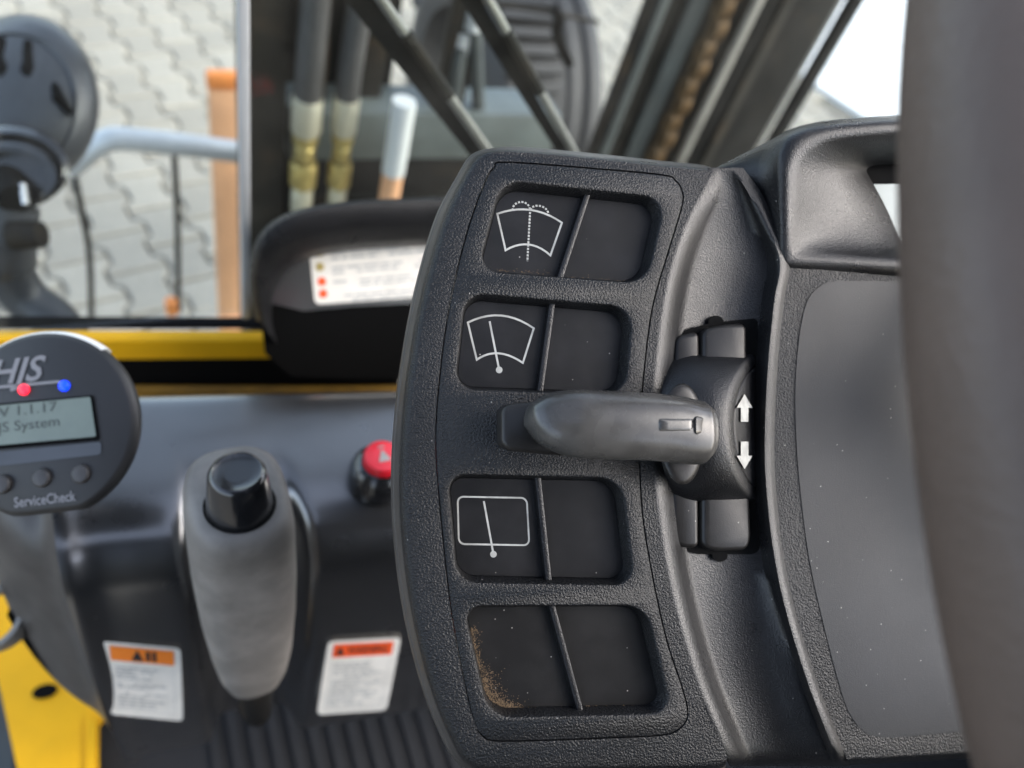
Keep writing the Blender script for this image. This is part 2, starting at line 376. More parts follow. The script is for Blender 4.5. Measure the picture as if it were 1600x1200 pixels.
rail('chain_guide', 1030, 1058, .985, .998, M['beam'])
rail('right_flange_edge', 1125, 1137, .93, .942, M['steel'])
rail('right_outer_channel', 1139, 1244, .95, .97, M['dark'])
rail('right_mid_groove', 1165, 1180, .944, .949, M['dark_brown'], bev=.001)
rail('outer_flange', 1263, 1282, .955, .97, M['dark'])
zb, zt = hitY(650, 250, .98).z, hitY(650, 178, .98).z
xl, xr = hitY(452, 215, .98).x, hitY(868, 215, .98).x
q = MB(); q.box((xl, .98, zb), (xr, 1.06, zt), .004); q.obj('crossmember', M['beam2'], mast)
q = MB(); q.box((xl, .985, zb-.5), (xr-.02, 1.06, zb-.003), .004); q.obj('lower_cover', M['dark'], mast)
xc = hitY(1252, 120, .96).x
cyl = thing('lift_cylinder', 'bright chrome lift cylinder rod at the right edge of the mast', 'cylinder', (xc, .98, .1))
q = MB(); q.tube([(xc, .975, Z(-1.4)), (xc, .975, Z(-.38))], .0085, 16); q.obj('rod', M['chrome'], cyl)
q = MB(); q.tube([(xc, .975, Z(-.40)), (xc, .975, Z(.4))], .0105, 16); q.obj('barrel', M['beam'], cyl)
# chain
cx0 = hitY(1083, 120, .975).x
ch = thing('lift_chain', 'rusty greasy leaf chain running down inside the mast', 'chain', (cx0, .975, .4))
lk = MB()
for s_ in (-.0085, -.0028, .0028, .0085):
    lk.prism([Vector((s_-.0022, 0, 0)) + Vector((0, .013*math.cos(a_)*(1 if abs(math.sin(a_)) > .5 else 1.0), .024*math.sin(a_))) for a_ in [2*math.pi*k/10 for k in range(10)]], (.0044, 0, 0))
lk.tube([(-.014, 0, .012), (.014, 0, .012)], .006, 8)
l0 = lk.obj('link', M['chain'], None, smooth=30)
for k in range(24):
    o = l0 if k == 0 else l0.copy()
    if k: col.objects.link(o)
    o.parent = ch; o.location = ((.003 if k % 2 else -.003), 0, Z(-1.05) + k*.034 - .4)
# hoses with fittings
def hose(px, dx, Y, label, r):
    base = hitY(px, 300, Y); t = thing('hydraulic_hose', label, 'hose', (base.x, Y, base.z-.2), 'hydraulic hoses at the mast')
    zs = lambda py: hitY(px, py, Y).z
    q = MB(); z0 = zs(160)
    q.tube(catmull([(base.x, Y, z0-.01), (base.x+.001, Y, z0+.05), (base.x+dx*.5, Y+.01, z0+.16), (base.x+dx, Y+.02, z0+.34), (base.x+dx, Y+.03, z0+.6)], 6), r, 14); q.obj('hose', M['hose'], t)
    def coll(pa, pb, rr, m, nm):
        q = MB(); za, zb_ = zs(pa), zs(pb); e = .1*(za-zb_)
        q.tube([(base.x, Y, zb_), (base.x, Y, zb_+e), (base.x, Y, za-e), (base.x, Y, za)], [rr*.85, rr, rr, rr*.85], 14); q.obj(nm, m, t)
    coll(148, 208, r*1.12, M['zinc'], 'ferrule'); coll(208, 222, r*.95, M['brass'], 'collar'); coll(226, 250, r*.8, M['brass'], 'neck')
    coll(252, 290, r*1.05, M['brass'], 'nut'); coll(291, 330, r*.85, M['zinc'], 'elbow')
    q = MB(); q.tube([(base.x, Y, zs(330)+.002), (base.x, Y, zs(330)-.25)], r*.8, 12); q.obj('lower_pipe', M['hose'], t)
hose(472, .012, .93, 'black hydraulic hose with brass fitting next to the left mast channel', .0185)
hose(527, .018, .93, 'black hydraulic hose with brass fitting nearer the crossmember middle', .0165)
# thin pipes behind the second wiper
def pipe(pts, r, label, m):
    P = [hitY(a_, b_, Y_) for a_, b_, Y_ in pts]; t = thing('steel_pipe', label, 'pipe', tuple(P[-1]), 'thin pipes inside the mast')
    q = MB(); q.tube(catmull(P, 5), r, 10); q.obj('pipe', m, t)
    q = MB(); q.tube([P[0] + Vector((0, 0, .012)), P[0] - Vector((0, 0, .02))], r*1.25, 10); q.obj('end_fitting', M['galv'], t)
pipe([(742, 24, 1.0), (743, 70, 1.0), (748, 180, 1.0)], .0105, 'grey steel pipe with a bright end above the crossmember', M['beam'])
pipe([(722, 60, 1.01), (714, 110, 1.0), (706, 180, 1.0)], .0115, 'grey steel pipe leaning beside the bright ended pipe', M['beam'])
# pale pole with orange foot
P = [hitY(632, 158, .90), hitY(606, 320, .90)]
pole = thing('marker_pole', 'short white and orange pole ending just below the first wiper arm', 'pole', tuple(P[1]))
mid = P[1] + (P[0]-P[1])*.34
q = MB(); q.tube([P[0], mid], .0165, 16); q.obj('white_sleeve', M['paleblue'], pole)
q = MB(); q.tube([mid - (P[0]-P[1]).normalized()*.002, P[1] - (P[0]-P[1])*.6], .0152, 16); q.obj('orange_sleeve', M['peach'], pole)

# front tyre seen past the mast
tc_ = hitY(845, 150, 1.42); tx = hitY(948, 110, 1.42).x
TW, TR_ = .30, .36
tyre = thing('front_tyre', 'big black tyre with chunky tread blocks beyond the mast', 'tyre', (tx-TW/2, 1.42+.12, tc_.z-.42))
ctr = Vector((tx-TW/2+.07, 1.42+.34, tc_.z-.22)); rings = []
prof = [(-.5, .62), (-.52, .75), (-.5, .88), (-.44, .96), (-.3, 1.0), (0, 1.015), (.3, 1.0), (.44, .96), (.5, .88), (.52, .75), (.5, .62)]
for k in range(48):
    a_ = 2*math.pi*k/48; rings.append([ctr + Vector((x_*TW, -math.cos(a_)*r_*TR_, math.sin(a_)*r_*TR_)) for x_, r_ in prof])
q = MB(); ids = [q.add(r_) for r_ in rings]
for i in range(48): q.bridge(ids[i], ids[(i+1) % 48], False)
q.obj('carcass', M['tyre'], tyre)
for k in range(60):
    a_ = 2*math.pi*k/60
    if math.cos(a_) < -.25 and math.sin(a_) < .2: continue
    q = MB(); e = Vector((0, -math.cos(a_), math.sin(a_))); tg = Vector((0, math.sin(a_), math.cos(a_)))
    c = ctr + e*TR_*.99
    for (xa, xb) in ((-.47, .02),):
        q.prism([c + Vector((xa*TW, 0, 0)) - tg*.008, c + Vector((xb*TW, 0, 0)) - tg*.010, c + Vector((xb*TW, 0, 0)) + tg*.006, c + Vector((xa*TW, 0, 0)) + tg*.009], e*.028)
    q.obj('tread_block', M['tyre'], tyre, smooth=0)
q = MB()
for xx in (.12, .30):
    rr = [[ctr + Vector((xx*TW + .016*math.cos(b_), -math.cos(a_)*(TR_+.012*math.sin(b_)), math.sin(a_)*(TR_+.012*math.sin(b_)))) for b_ in [2*math.pi*m_/8 for m_ in range(8)]] for a_ in [2*math.pi*k/48 for k in range(48)]]
    ids = [q.add(r_) for r_ in rr]
    for i in range(48): q.bridge(ids[i], ids[(i+1) % 48])
q.obj('tread_rib', M['tyre'], tyre)
# bracket and rod above the tyre
br = thing('black_bracket', 'black bent bracket with a thin crossbar above the tyre', 'bracket', tuple(hitY(890, 90, 1.25)))
q = MB(); q.tube(catmull([hitY(a_, b_, 1.30) for a_, b_ in ((866, 14), (874, 30), (870, 50), (878, 76), (890, 100))], 5), .011, 10); q.obj('arm', M['gap'], br)
q = MB(); q.tube([hitY(776, 6, 1.32), hitY(872, 22, 1.32), hitY(934, 34, 1.32)], .005, 8); q.obj('crossbar', M['dark_brown'], br)

# things beyond the left of the glass
pk = thing('orange_post', 'faded orange flat post with bright orange top end on the paving', 'post', (hitY(350, 480, 1.35).x, 1.35, .0))
xl, xr = hitY(333, 300, 1.35).x, hitY(376, 300, 1.35).x; zt = hitY(350, 126, 1.35).z
q = MB(); q.box((xl, 1.35, .03), (xr, 1.37, zt-.02), .004); q.obj('board', M['peach'], pk)
q = MB(); q.box((xl-.002, 1.348, zt-.0195), (xr+.002, 1.372, zt+.012), .006); q.obj('end_cap', M['orange_cap'], pk)
rl = thing('galvanised_rail', 'pale galvanised tube rail crossing before the orange post', 'rail', tuple(hitY(275, 250, 1.22)))
P = [hitY(a_, b_, Y_) for a_, b_, Y_ in ((110, 262, 1.22), (140, 236, 1.22), (170, 219, 1.22), (200, 218, 1.22), (280, 226, 1.22), (400, 241, 1.22))]
q = MB(); q.tube(catmull(P, 5), .0195, 14); q.obj('tube', M['galv'], rl)
for pts in (((272, 235), (277, 340), (279, 488)), ((112, 250), (128, 330), (140, 400), (143, 500))):
    q = MB(); q.tube(catmull([hitY(a_, b_, 1.225) for a_, b_ in pts], 5), .0055, 8); q.obj('thin_rod', M['dark_brown'], rl)
q = MB(); c = hitY(268, 479, 1.21); q.tube([c+Vector((0,0,.018)), c-Vector((0,0,.018))], .012, 10); q.obj('orange_clip', M['orange_cap'], rl)
def ell(cx, cy, rx, ry, t, n=40, rot=0, e=2.0):
    out = []
    for k in range(n):
        a_ = 2*math.pi*k/n; c, s = math.cos(a_), math.sin(a_)
        x = rx*math.copysign(abs(c)**(2/e), c); y = ry*math.copysign(abs(s)**(2/e), s)
        out.append(at(cx + x*math.cos(rot) - y*math.sin(rot), cy + x*math.sin(rot) + y*math.cos(rot), t))
    return out
# ---- work lamp outside the glass
lamp = thing('work_lamp', 'rounded grey work lamp housing mounted outside the windscreen', 'lamp', tuple(at(30, 300, .80)))
q = MB(); cx, cy, t0 = 34, 160, .80
q.loft([ell(cx+14, cy+6, 60, 70, t0+.09), ell(cx+10, cy+4, 100, 112, t0+.06), ell(cx+4, cy+2, 118, 134, t0+.025), ell(cx, cy, 121, 139, t0), ell(cx-2, cy, 119, 136, t0-.014), ell(cx-6, cy, 112, 128, t0-.028), ell(cx-14, cy+2, 100, 112, t0-.036), ell(cx-16, cy+2, 97, 108, t0-.034), ell(cx-18, cy+3, 93, 104, t0-.036), ell(cx-26, cy+6, 66, 78, t0-.048), ell(cx-30, cy+10, 20, 24, t0-.052)], True, True, True)
q.obj('housing', M['lamp'], lamp, smooth=60)
for (a0, a1, r_) in (((2, 62), (16, 150), .010), ((44, 66), (56, 150), .008), ((80, 120), (112, 178), .006)):
    q = MB(); q.tube([at(*a0, t0-.036), at((a0[0]+a1[0])/2-4, (a0[1]+a1[1])/2+4, t0-.044), at(*a1, t0-.040)], [r_*.5, r_, r_*.5], 10); q.obj('dark_recess', M['gap'], lamp)  # black tubes put in for the dark recesses of the housing
bz = thing('lamp_mount', 'round black mounting boss with bolt below the lamp', 'bracket', tuple(at(5, 340, .72)))
q = MB(); cx, cy, t0 = 8, 268, .715
q.loft([ell(cx, cy-12, 92, 62, t0+.03), ell(cx, cy-8, 100, 66, t0+.012), ell(cx, cy-4, 100, 66, t0+.004), ell(cx, cy-1, 90, 59, t0), ell(cx, cy, 90, 59, t0+.006), ell(cx, cy+4, 86, 56, t0+.004), ell(cx, cy+8, 80, 50, t0-.002), ell(cx, cy+9, 70, 43, t0-.002), ell(cx, cy+10, 66, 40, t0+.008)], True, True, True)
q.obj('boss', M['gloss'], bz)
q = MB(); q.tube([at(8, 282, .722), at(24, 312, .70)], [.016, .014], 12); q.obj('stud', M['gap'], bz)
q = MB(); q.tube([at(36, 288, .70), at(40, 320, .70)], .0035, 8); q.obj('washer_edge', M['chrome'], bz)
q = MB(); q.tube(catmull([at(14, 320, .72), at(10, 370, .73), at(14, 420, .75), at(40, 465, .77), at(85, 500, .78), at(110, 540, .78)], 6), [.026]*12 + [.022]*19, 12); q.obj('stem', M['lamp'], bz)
q = MB(); q.tube([at(20, 368, .71), at(66, 366, .71)], [.014, .012], 12); q.obj('clamp', M['dark'], bz)
# ---- instrument cowl with warning-lamp label
ic = thing('instrument_cowl', 'black hooded instrument cowl carrying a white indicator label', 'cowl', tuple(hitY(520, 560, .42)))
ol = [Vector((a_, b_, 0)) for a_, b_ in ((400, 500), (391, 460), (390, 415), (402, 372), (432, 342), (480, 324), (560, 313), (660, 309), (780, 304), (860, 300))]
ol = catmull(ol, 5); mc = Vector((640, 470, 0))
def ring(Yv, dx, dy, sx=1, sy=1): return [hitY(mc.x + (p_.x-mc.x)*sx + dx, mc.y + (p_.y-mc.y)*sy + dy, Yv) for p_ in ol]
q = MB(); q.loft([ring(.452, 4, 0), ring(.42, 0, 0), ring(.395, 0, 0), ring(.388, 3, 3, .99, .985), ring(.385, 6, 10, .975, .95), ring(.3855, 9, 26, .95, .89), ring(.389, 16, 40, .94, .84), ring(.398, 20, 44, .93, .80)], False)
q.obj('hood', M['abs'], ic, smooth=50)
pl = [hitY(a_, b_, Y_) for a_, b_, Y_ in ((404, 470, .400), (425, 400, .410), (455, 372, .415), (520, 362, .416), (900, 340, .416), (900, 462, .393), (560, 478, .393), (475, 486, .396))]
fn = (pl[3]-pl[5]).cross(pl[6]-pl[5]).normalized(); fp = pl[5]; fn = fn if fn.dot(CAM-fp) > 0 else -fn
PLP = ((404, 470), (425, 400), (455, 372), (520, 362), (900, 340), (900, 462), (560, 478), (475, 486)); pl = [hitP(a_, b_, fp, fn) for a_, b_ in PLP]
q = MB(); i = q.add(pl); q.f.append(tuple(i)); 
q.obj('face', M['cowl'], ic, smooth=30)
q = MB(); i = q.add([p_ - fn*.0008 for p_ in pl])
j = q.add([hitY(a_, b_, Y_) for a_, b_, Y_ in ((900, 585, .392), (560, 592, .392), (455, 588, .392), (414, 552, .392))])
q.f += [(i[5], i[6], j[1], j[0]), (i[6], i[7], j[2], j[1]), (i[7], i[0], j[3], j[2])]
q.obj('shaded_housing', M['gap'], ic, smooth=30)  # black below the face: shade of the underside put into the colour
L_ = lambda a_, b_, h=.0008: hitP(a_, b_, fp + fn*h, fn)
def plate(loop, h0, h1, LF, name, m, par):
    q = MB(); q.loft([[LF(p_.x, p_.y, h0) for p_ in loop], [LF(p_.x, p_.y, h1) for p_ in loop]], True, False, True); return q.obj(name, m, par, smooth=0)
lb = plate(rpoly([(482, 378), (760, 354), (760, 456), (492, 476)], 9), -.002, .0008, L_, 'indicator_label', M['label'], ic)
lb['label'] = 'white label with four coloured symbols and grey text rows'
for (a_, b_), m_ in (((499, 395), 'brass'), ((500, 417), 'brass'), ((503, 440), 'orange2'), ((505, 459), 'orange2')):
    plate([Vector((a_+7*math.cos(k*math.pi/5), b_+7*math.sin(k*math.pi/5), 0)) for k in range(10)], .0004, .0011, L_, 'symbol_dot', M[m_], lb)
q = MB()
for r_ in range(12):
    y_ = 388 + r_*7.4; x_ = 516 + (r_*.7); skip = r_ in (3, 6, 9)
    while x_ < 690:
        wd = random.uniform(8, 26)
        if not (skip or random.random() < .12):
            s_ = -.087
            i = q.add([L_(x_, y_+(x_-516)*s_, .0012), L_(x_+wd, y_+(x_+wd-516)*s_, .0012), L_(x_+wd, y_+3.6+(x_+wd-516)*s_, .0012), L_(x_, y_+3.6+(x_-516)*s_, .0012)]); q.f.append(tuple(i))
        x_ += wd + 3
q.obj('printed_text', M['ink2'], lb, smooth=0)
# pale strap end lying in the dark gap
q = MB(); A = [hitY(a_, b_, .435) for a_, b_ in ((493, 605), (518, 566), (552, 560), (520, 604))]; q.prism(A, (0, -.003, 0))
tag(q.obj('strap_end', M['zinc'], smooth=0), 'short pale strap end in the dark gap below the cowl', 'strap')

# ---- dashboard cowl with brake channel
dash = thing('dashboard', 'glossy black moulded dashboard around the parking brake lever', 'dashboard', (.08, .22, Z(-.66)))
ZT = -.425
KA, KB = hitZ(-120, 531, -.489), hitZ(640, 531, -.489); KY = (KB.y-KA.y)/(KB.x-KA.x)
xs = [-.112, -.108, -.102, -.092, -.078, -.068, -.062, -.056, -.048, -.03, -.010, .002, .006, .010, .020, .038, .056, .064, .068, .073, .080, .095, .12, .16, .20, .24, .30]
def dprof(x, sidep=False):
    # y,z pairs from back edge over the nose and down the front face
    rec = 0.0
    if x < -.062: k = min(1, (-.062-x)/.05); rec = .010 + .06*k**2.2
    if x < -.043: pass
    d = 0.0
    if .004 < x < .072: d = .034*min(1, (x-.003)/.008, (.073-x)/.008)
    rs = .004 if -.0635 < x < -.055 else 0     # ridge
    yb = .335; ye = .212 - rs + rec*.9; zt = ZT + rs*.5 - rec*.25
    out = [(yb+.004, zt-.10), (yb, zt-.012), (yb-.006, zt-.002), (yb-.03, zt), (ye+.05, zt - .003), (ye+.028+d*.3, zt-.007-d*.2), (ye+.012+d*.7, zt-.015-d*.35), (ye+.003+d, zt-.028-d*.3), (ye-.002+d, zt-.045), (ye-.010+d, zt-.10), (ye-.020+d, zt-.16-.01)]
    zb = -.74 if x > -.0621 and not sidep else -.655 + .075*min(1, (-.062-x)/.05)**1.1
    out += [(ye-.026+d*.9, zb+.018), (ye-.020+d*.7, zb+.004), (ye-.004+d*.4, zb), (ye+.03, zb+.004)]
    return out
for nm_, part_, m_ in (('shell', [x for x in xs if x > -.063], 'cowl'), ('side_panel', [x for x in xs if x < -.061], 'abs_side')):
    q = MB(); q.loft([[Vector((x, y + KY*(x-.08), Z(z))) for y, z in dprof(x, nm_ == 'side_panel')] for x in part_], False)
    do = q.obj(nm_, M[m_], dash, smooth=70)
    sm = do.modifiers.new('s', 'SUBSURF'); sm.levels = 2; sm.render_levels = 2
# front face plane for stickers
f0 = Vector((.1, .212-.002 + KY*.02, Z(ZT-.045))); f1 = Vector((.1, .192 + KY*.02, Z(ZT-.17))); e = (f1-f0); fnn = Vector((1, KY, 0)).cross(e).normalized(); fnn = fnn if fnn.dot(CAM-f0) > 0 else -fnn
LD = lambda a_, b_, h=.0006: hitP(a_, b_, f0 + fnn*(h+.0012), fnn)
def sticker(cn, head, hm, txt, lbl):
    s_ = plate(rpoly(cn, 8), -.004, .0006, LD, 'warning_label', M['label'], dash); s_['label'] = lbl
    c = [Vector(k_) for k_ in cn]
    bl = lambda u, v: (c[0]*(1-u) + c[1]*u)*(1-v) + (c[3]*(1-u) + c[2]*u)*v
    def pq(u0, v0, u1, v1, h, nm, m): 
        q = MB(); i = q.add([LD(*bl(u, v)[:2], h) for u, v in ((u0, v0), (u1, v0), (u1, v1), (u0, v1))]); q.f.append(tuple(i)); return q.obj(nm, m, s_, smooth=0)
    pq(.09, .05, .91, head, .0010, 'header_band', hm)
    q = MB(); i = q.add([LD(*bl(u, v)[:2], .0013) for u, v in ((.36, head-.02), (.44, .08), (.52, head-.02))]); q.f.append(tuple(i))
    for k in range(4 if txt else 2):
        u = .55 + k*.08; i = q.add([LD(*bl(a_, b_)[:2], .0013) for a_, b_ in ((u, .09), (u+.055, .09), (u+.055, head-.03), (u, head-.03))]); q.f.append(tuple(i))
    if txt:
        q = MB(); i = q.add([LD(*bl(u, v)[:2], .0013) for u, v in ((.13, head-.03), (.19, .075), (.25, head-.03))]); q.f.append(tuple(i))
        cu = bpy.data.curves.new('word', 'FONT'); cu.body = 'WARNING'; cu.size = 1; cu.resolution_u = 2; o = bpy.data.objects.new('word', cu); col.objects.link(o); bpy.context.view_layer.update()
        me = bpy.data.meshes.new_from_object(o.evaluated_get(bpy.context.evaluated_depsgraph_get())); bpy.data.objects.remove(o)
        wd = max(v_.co.x for v_ in me.vertices); ht = max(v_.co.y for v_ in me.vertices)
        ii = q.add([LD(*bl(.29 + .56*v_.co.x/wd, head-.035 - (head-.12)*v_.co.y/ht)[:2], .0013) for v_ in me.vertices])
        for p_ in me.polygons: q.f.append(tuple(ii[k] for k in p_.vertices))
    q.obj('header_mark', M['black_ink'], s_, smooth=0, fixn=False)
    q = MB()
    for (u0, v0, u1, v1) in ((.10, head+.05, .105, .93), (.895, head+.05, .9, .93), (.10, .925, .9, .932)):
        i = q.add([LD(*bl(a_, b_)[:2], .0010) for a_, b_ in ((u0, v0), (u1, v0), (u1, v1), (u0, v1))]); q.f.append(tuple(i))
    v = head + .08
    while v < .88:
        u = .14; lim = random.uniform(.6, .86)
        while u < lim:
            du = random.uniform(.05, .16)
            if random.random() > .1:
                i = q.add([LD(*bl(a_, b_)[:2], .0010) for a_, b_ in ((u, v), (min(u+du, lim), v), (min(u+du, lim), v+.022), (u, v+.022))]); q.f.append(tuple(i))
            u += du + .02
        v += .046 if random.random() > .15 else .08
    q.obj('printed_text', M['ink2'], s_, smooth=0)
sticker([(159, 1002), (282, 1013), (286, 1127), (172, 1116)], .25, M['orange'], False, 'white warning label with orange header left of the brake lever')
sticker([(513, 1002), (627, 996), (604, 1110), (495, 1117)], .23, M['orange2'], True, 'white warning label with red orange header right of the brake lever')
# red push button on the dash top
bt = Vector((0, 0, 1)); bc = hitZ(592, 742, ZT + .002)
q = MB(); rg = lambda r_, h: [bc + Vector((r_*math.cos(2*math.pi*k/28), r_*math.sin(2*math.pi*k/28), h)) for k in range(28)]
q.loft([rg(.0195, -.006), rg(.0195, .004), rg(.0185, .008), rg(.0150, .015), rg(.0128, .0162), rg(.0122, .010)], True, False, True); bzl = q.obj('button_bezel', M['gloss'], dash)
q = MB(); q.loft([rg(.0118, .010), rg(.0120, .020), rg(.0112, .0222), rg(.0085, .0230), rg(.004, .0232)], True, False, True); rb = q.obj('button_cap', M['red'], bzl)
q = MB(); i = q.add([bc + Vector((x, y, .0236)) for x, y in ((-.004, -.005), (.004, -.005), (.0, .004))]); q.f.append(tuple(i))
i = q.add([bc + Vector((x, y, .0236)) for x, y in ((-.002, .0052), (.002, .0052), (.002, .0064), (-.002, .0064))]); q.f.append(tuple(i)); q.obj('button_mark', M['print'], bzl, smooth=0)

# ---- parking brake lever
A, B = at(370, 766, .362), at(397, 1062, .500); ax = (A-B).normalized()
sx = (Vector((1, 0, 0)) - ax*ax.x).normalized(); sy = ax.cross(sx)
pb = thing('parking_brake_lever', 'worn grey rubber parking brake lever with black push button top', 'lever', tuple(B))
def se(c, rx, ry, n=40, e=2.9):
    o = []
    for k in range(n):
        a_ = 2*math.pi*k/n; cc, ss = math.cos(a_), math.sin(a_)
        o.append(c + sx*rx*math.copysign(abs(cc)**(2/e), cc) + sy*ry*math.copysign(abs(ss)**(2/e), ss))
    return o
Lg = (A-B).length
spec = [(-.02, .006, .006), (0, .012, .012), (.06, .0165, .017), (.16, .0205, .022), (.3, .0232, .0255), (.5, .0252, .028), (.7, .0258, .0292), (.85, .0252, .0290), (.90, .0250, .0300), (.95, .0240, .0305), (.98, .0228, .0295), (.995, .0208, .0275), (1.0, .0185, .0250), (1.0, .0150, .0185)]
q = MB(); q.loft([se(B + (A-B)*s_, a_, b_) for s_, a_, b_ in spec], True, True, True); gr = q.obj('grip', M['rubber'], pb, smooth=60)
q = MB(); dn = sy if sy.dot(AY) < 0 else -sy; b0 = A + dn*.009
cr = lambda r_, h: [b0 + ax*h + (sx*math.cos(2*math.pi*k/32) + sy*math.sin(2*math.pi*k/32))*r_ for k in range(32)]
q.loft([cr(.0148, -.002), cr(.0148, .004), cr(.0138, .012), cr(.0128, .0225), cr(.0118, .0245), cr(.0106, .0252), cr(.0100, .0247), cr(.005, .0245)], True, False, True); q.obj('push_button', M['gloss'], pb, smooth=40)
q = MB(); q.loft([cr(.0162, .0008), cr(.0150, .0008)], True); q.obj('button_gap', M['gap'], pb)
q = MB(); q.tube([B + ax*.01, B - ax*.05, B - ax*.09 + Vector((0, .03, -.02))], [.012, .010, .010], 12); q.obj('shaft', M['dark'], pb)

# ---- round service monitor
mo = bpy.data.objects.new('service_monitor', None); col.objects.link(mo); mo.empty_display_size = .02
tag(mo, 'round black service monitor with small green screen and two lights', 'monitor')
DM = .355; mn = (AZ + AY*.10 - AX*.0).normalized(); mu = (AX*math.cos(R(6.5)) + AY*math.sin(R(6.5))); mu = (mu - mn*mu.dot(mn)).normalized(); mv = mn.cross(mu)
MO = at(64, 664, DM); mo.matrix_world = Matrix.Translation(MO) @ Matrix((mu, mv, mn)).transposed().to_4x4()
def mloc(px, py, h=0):
    p_ = hitP(px, py, MO + mn*h, mn) - MO; return Vector((p_.dot(mu), p_.dot(mv), h))
def mring(r_, h, fl=.93):
    o = []
    for k in range(64):
        a_ = 2*math.pi*k/64; x, y = r_*math.cos(a_), r_*math.sin(a_); lim = -.0415*(r_/.0445)
        y = max(y, lim + .003*(x/.0445)**2*0) if y < lim else y
        o.append(Vector((x, y, h)))
    return o
q = MB(); q.loft([mring(.028, -.018), mring(.037, -.0155), mring(.0418, -.010), mring(.0438, -.006), mring(.0437, -.003), mring(.0420, -.0008), mring(.0408, 0)], True, True, True); q.obj('housing', M['unit'], mo, smooth=40)
q = MB(); rr = []
for k in range(25):
    a_ = R(48 + k*3.0); c = Vector((math.cos(a_), math.sin(a_), 0))
    rr.append([c*r_ + Vector((0, 0, h)) for r_, h in ((.0420, -.0115), (.0440, -.010), (.0449, -.0065), (.0443, -.0033), (.0432, -.002), (.0420, -.005))])
q.loft(rr, True, True, True); q.obj('light_strip', M['strip'], mo)
def mplate(cn, r_, h, nm, m, par=mo, d=.001):
    lp = rpoly(cn, r_, 4); q = MB(); q.loft([[mloc(p_.x, p_.y, h-d) for p_ in lp], [mloc(p_.x, p_.y, h) for p_ in lp]], True, False, True); return q.obj(nm, m, par, smooth=0)
mplate([(-60, 636), (146, 617), (156, 688), (-60, 708)], 4, .0008, 'screen_frame', M['gap'])
scn = mplate([(-60, 639), (141, 620), (150, 682), (-60, 701)], 3, .0012, 'screen', M['screen'])
mplate([(-60, 712), (158, 690), (158, 710), (-60, 735)], 5, .0006, 'key_band', M['lamp'])
for (a_, b_) in ((5, 757), (67, 747), (128, 741)):
    c = mloc(a_, b_, 0); q = MB(); kr = lambda r_, h: [c + Vector((r_*math.cos(2*math.pi*k/20), r_*math.sin(2*math.pi*k/20), h)) for k in range(20)]
    q.loft([kr(.0044, 0), kr(.0042, .0016), kr(.0034, .0024), kr(.0015, .0027)], True, False, True); q.obj('push_key', M['abs_side'], mo)
for (a_, b_), m_ in (((38, 609), 'led_red'), ((101, 603), 'led_blue')):
    c = mloc(a_, b_, 0); q = MB(); kr = lambda r_, h: [c + Vector((r_*math.cos(2*math.pi*k/16), r_*math.sin(2*math.pi*k/16), h)) for k in range(16)]
    q.loft([kr(.0026, 0), kr(.0026, .0008), kr(.0018, .0015), kr(.0008, .0018)], True, False, True); q.obj('indicator_light', M[m_], mo)
def text(s_, px, py, size_px, h, m, par, name, shear=0, bold=0, sx_=1):
    cu = bpy.data.curves.new(name, 'FONT'); cu.body = s_; cu.size = size_px*DM/F; cu.shear = shear; cu.offset = bold; cu.resolution_u = 3
    o = bpy.data.objects.new(name, cu); col.objects.link(o); bpy.context.view_layer.update()
    me = bpy.data.meshes.new_from_object(o.evaluated_get(bpy.context.evaluated_depsgraph_get())); bpy.data.objects.remove(o)
    o = bpy.data.objects.new(name, me); col.objects.link(o); me.materials.clear(); me.materials.append(m); o.parent = par
    o.location = mloc(px, py, h); o.scale = (sx_, 1, 1); return o
text('HJS', -18, 602, 54, .0005, M['logo'], mo, 'logo', shear=.35, bold=.0003, sx_=1.05)
mplate([(-60, 608), (92, 594), (96, 598), (-60, 613)], 1, .0005, 'logo_underline', M['logo'])
text('ServiceCheck', 22, 793, 22, .0005, M['logo'], mo, 'printed_name', bold=.0001, sx_=.78)
text('V 1.1.17', -2, 652, 22, .0014, M['ink'], scn, 'screen_text', sx_=1.25)
text('HJS System', -22, 678, 22, .0014, M['ink'], scn, 'screen_text', sx_=1.15)
q = MB(); arm = [(-.015, 0, -.028), (-.03, -.005, -.045), (-.055, -.010, -.06), (-.09, -.02, -.07)]
q.tube(catmull(arm, 5), .011, 12); q.obj('mount_arm', M['abs_side'], mo)

# ---- yellow chassis corner, ring handle
yc = thing('chassis_corner', 'bright yellow chassis plate with a dark oval hole at lower left', 'chassis', tuple(hitZ(80, 1150, -.80)))
HZ = lambda a_, b_, h=0: hitZ(a_, b_, -.80+h)
q = MB(); lp = [(-140, 790), (170, 780), (170, 1110), (152, 1130), (152, 1290), (46, 1290), (2, 1085), (-20, 1000), (-140, 900)]
q.prism([HZ(*p_) for p_ in lp], (0, 0, -.012)); q.obj('plate', M['yellow'], yc, smooth=0)
q = MB(); q.prism([HZ(a_, b_, .004) for a_, b_ in ((134, 1118), (150, 1126), (150, 1260), (134, 1260))], (0, 0, -.003)); q.obj('bent_edge', M['yellow'], yc, smooth=0)
q = MB(); q.prism([HZ(70 + 20*math.cos(k*math.pi/12), 1080 + 11*math.sin(k*math.pi/12) - 4*math.cos(k*math.pi/12), .002) for k in range(24)], (0, 0, -.001)); q.obj('slot_hole', M['gap'], yc, smooth=0)
q = MB(); q.prism([HZ(a_, b_, -.12) for a_, b_ in ((-200, 900), (60, 1000), (60, 1300), (-200, 1300))], (0, 0, -.01)); q.obj('inner_panel', M['beam'], yc, smooth=0)
rn = thing('ring_handle', 'grey metal ring handle sticking out over the yellow plate', 'handle', tuple(at(0, 967, .52)))
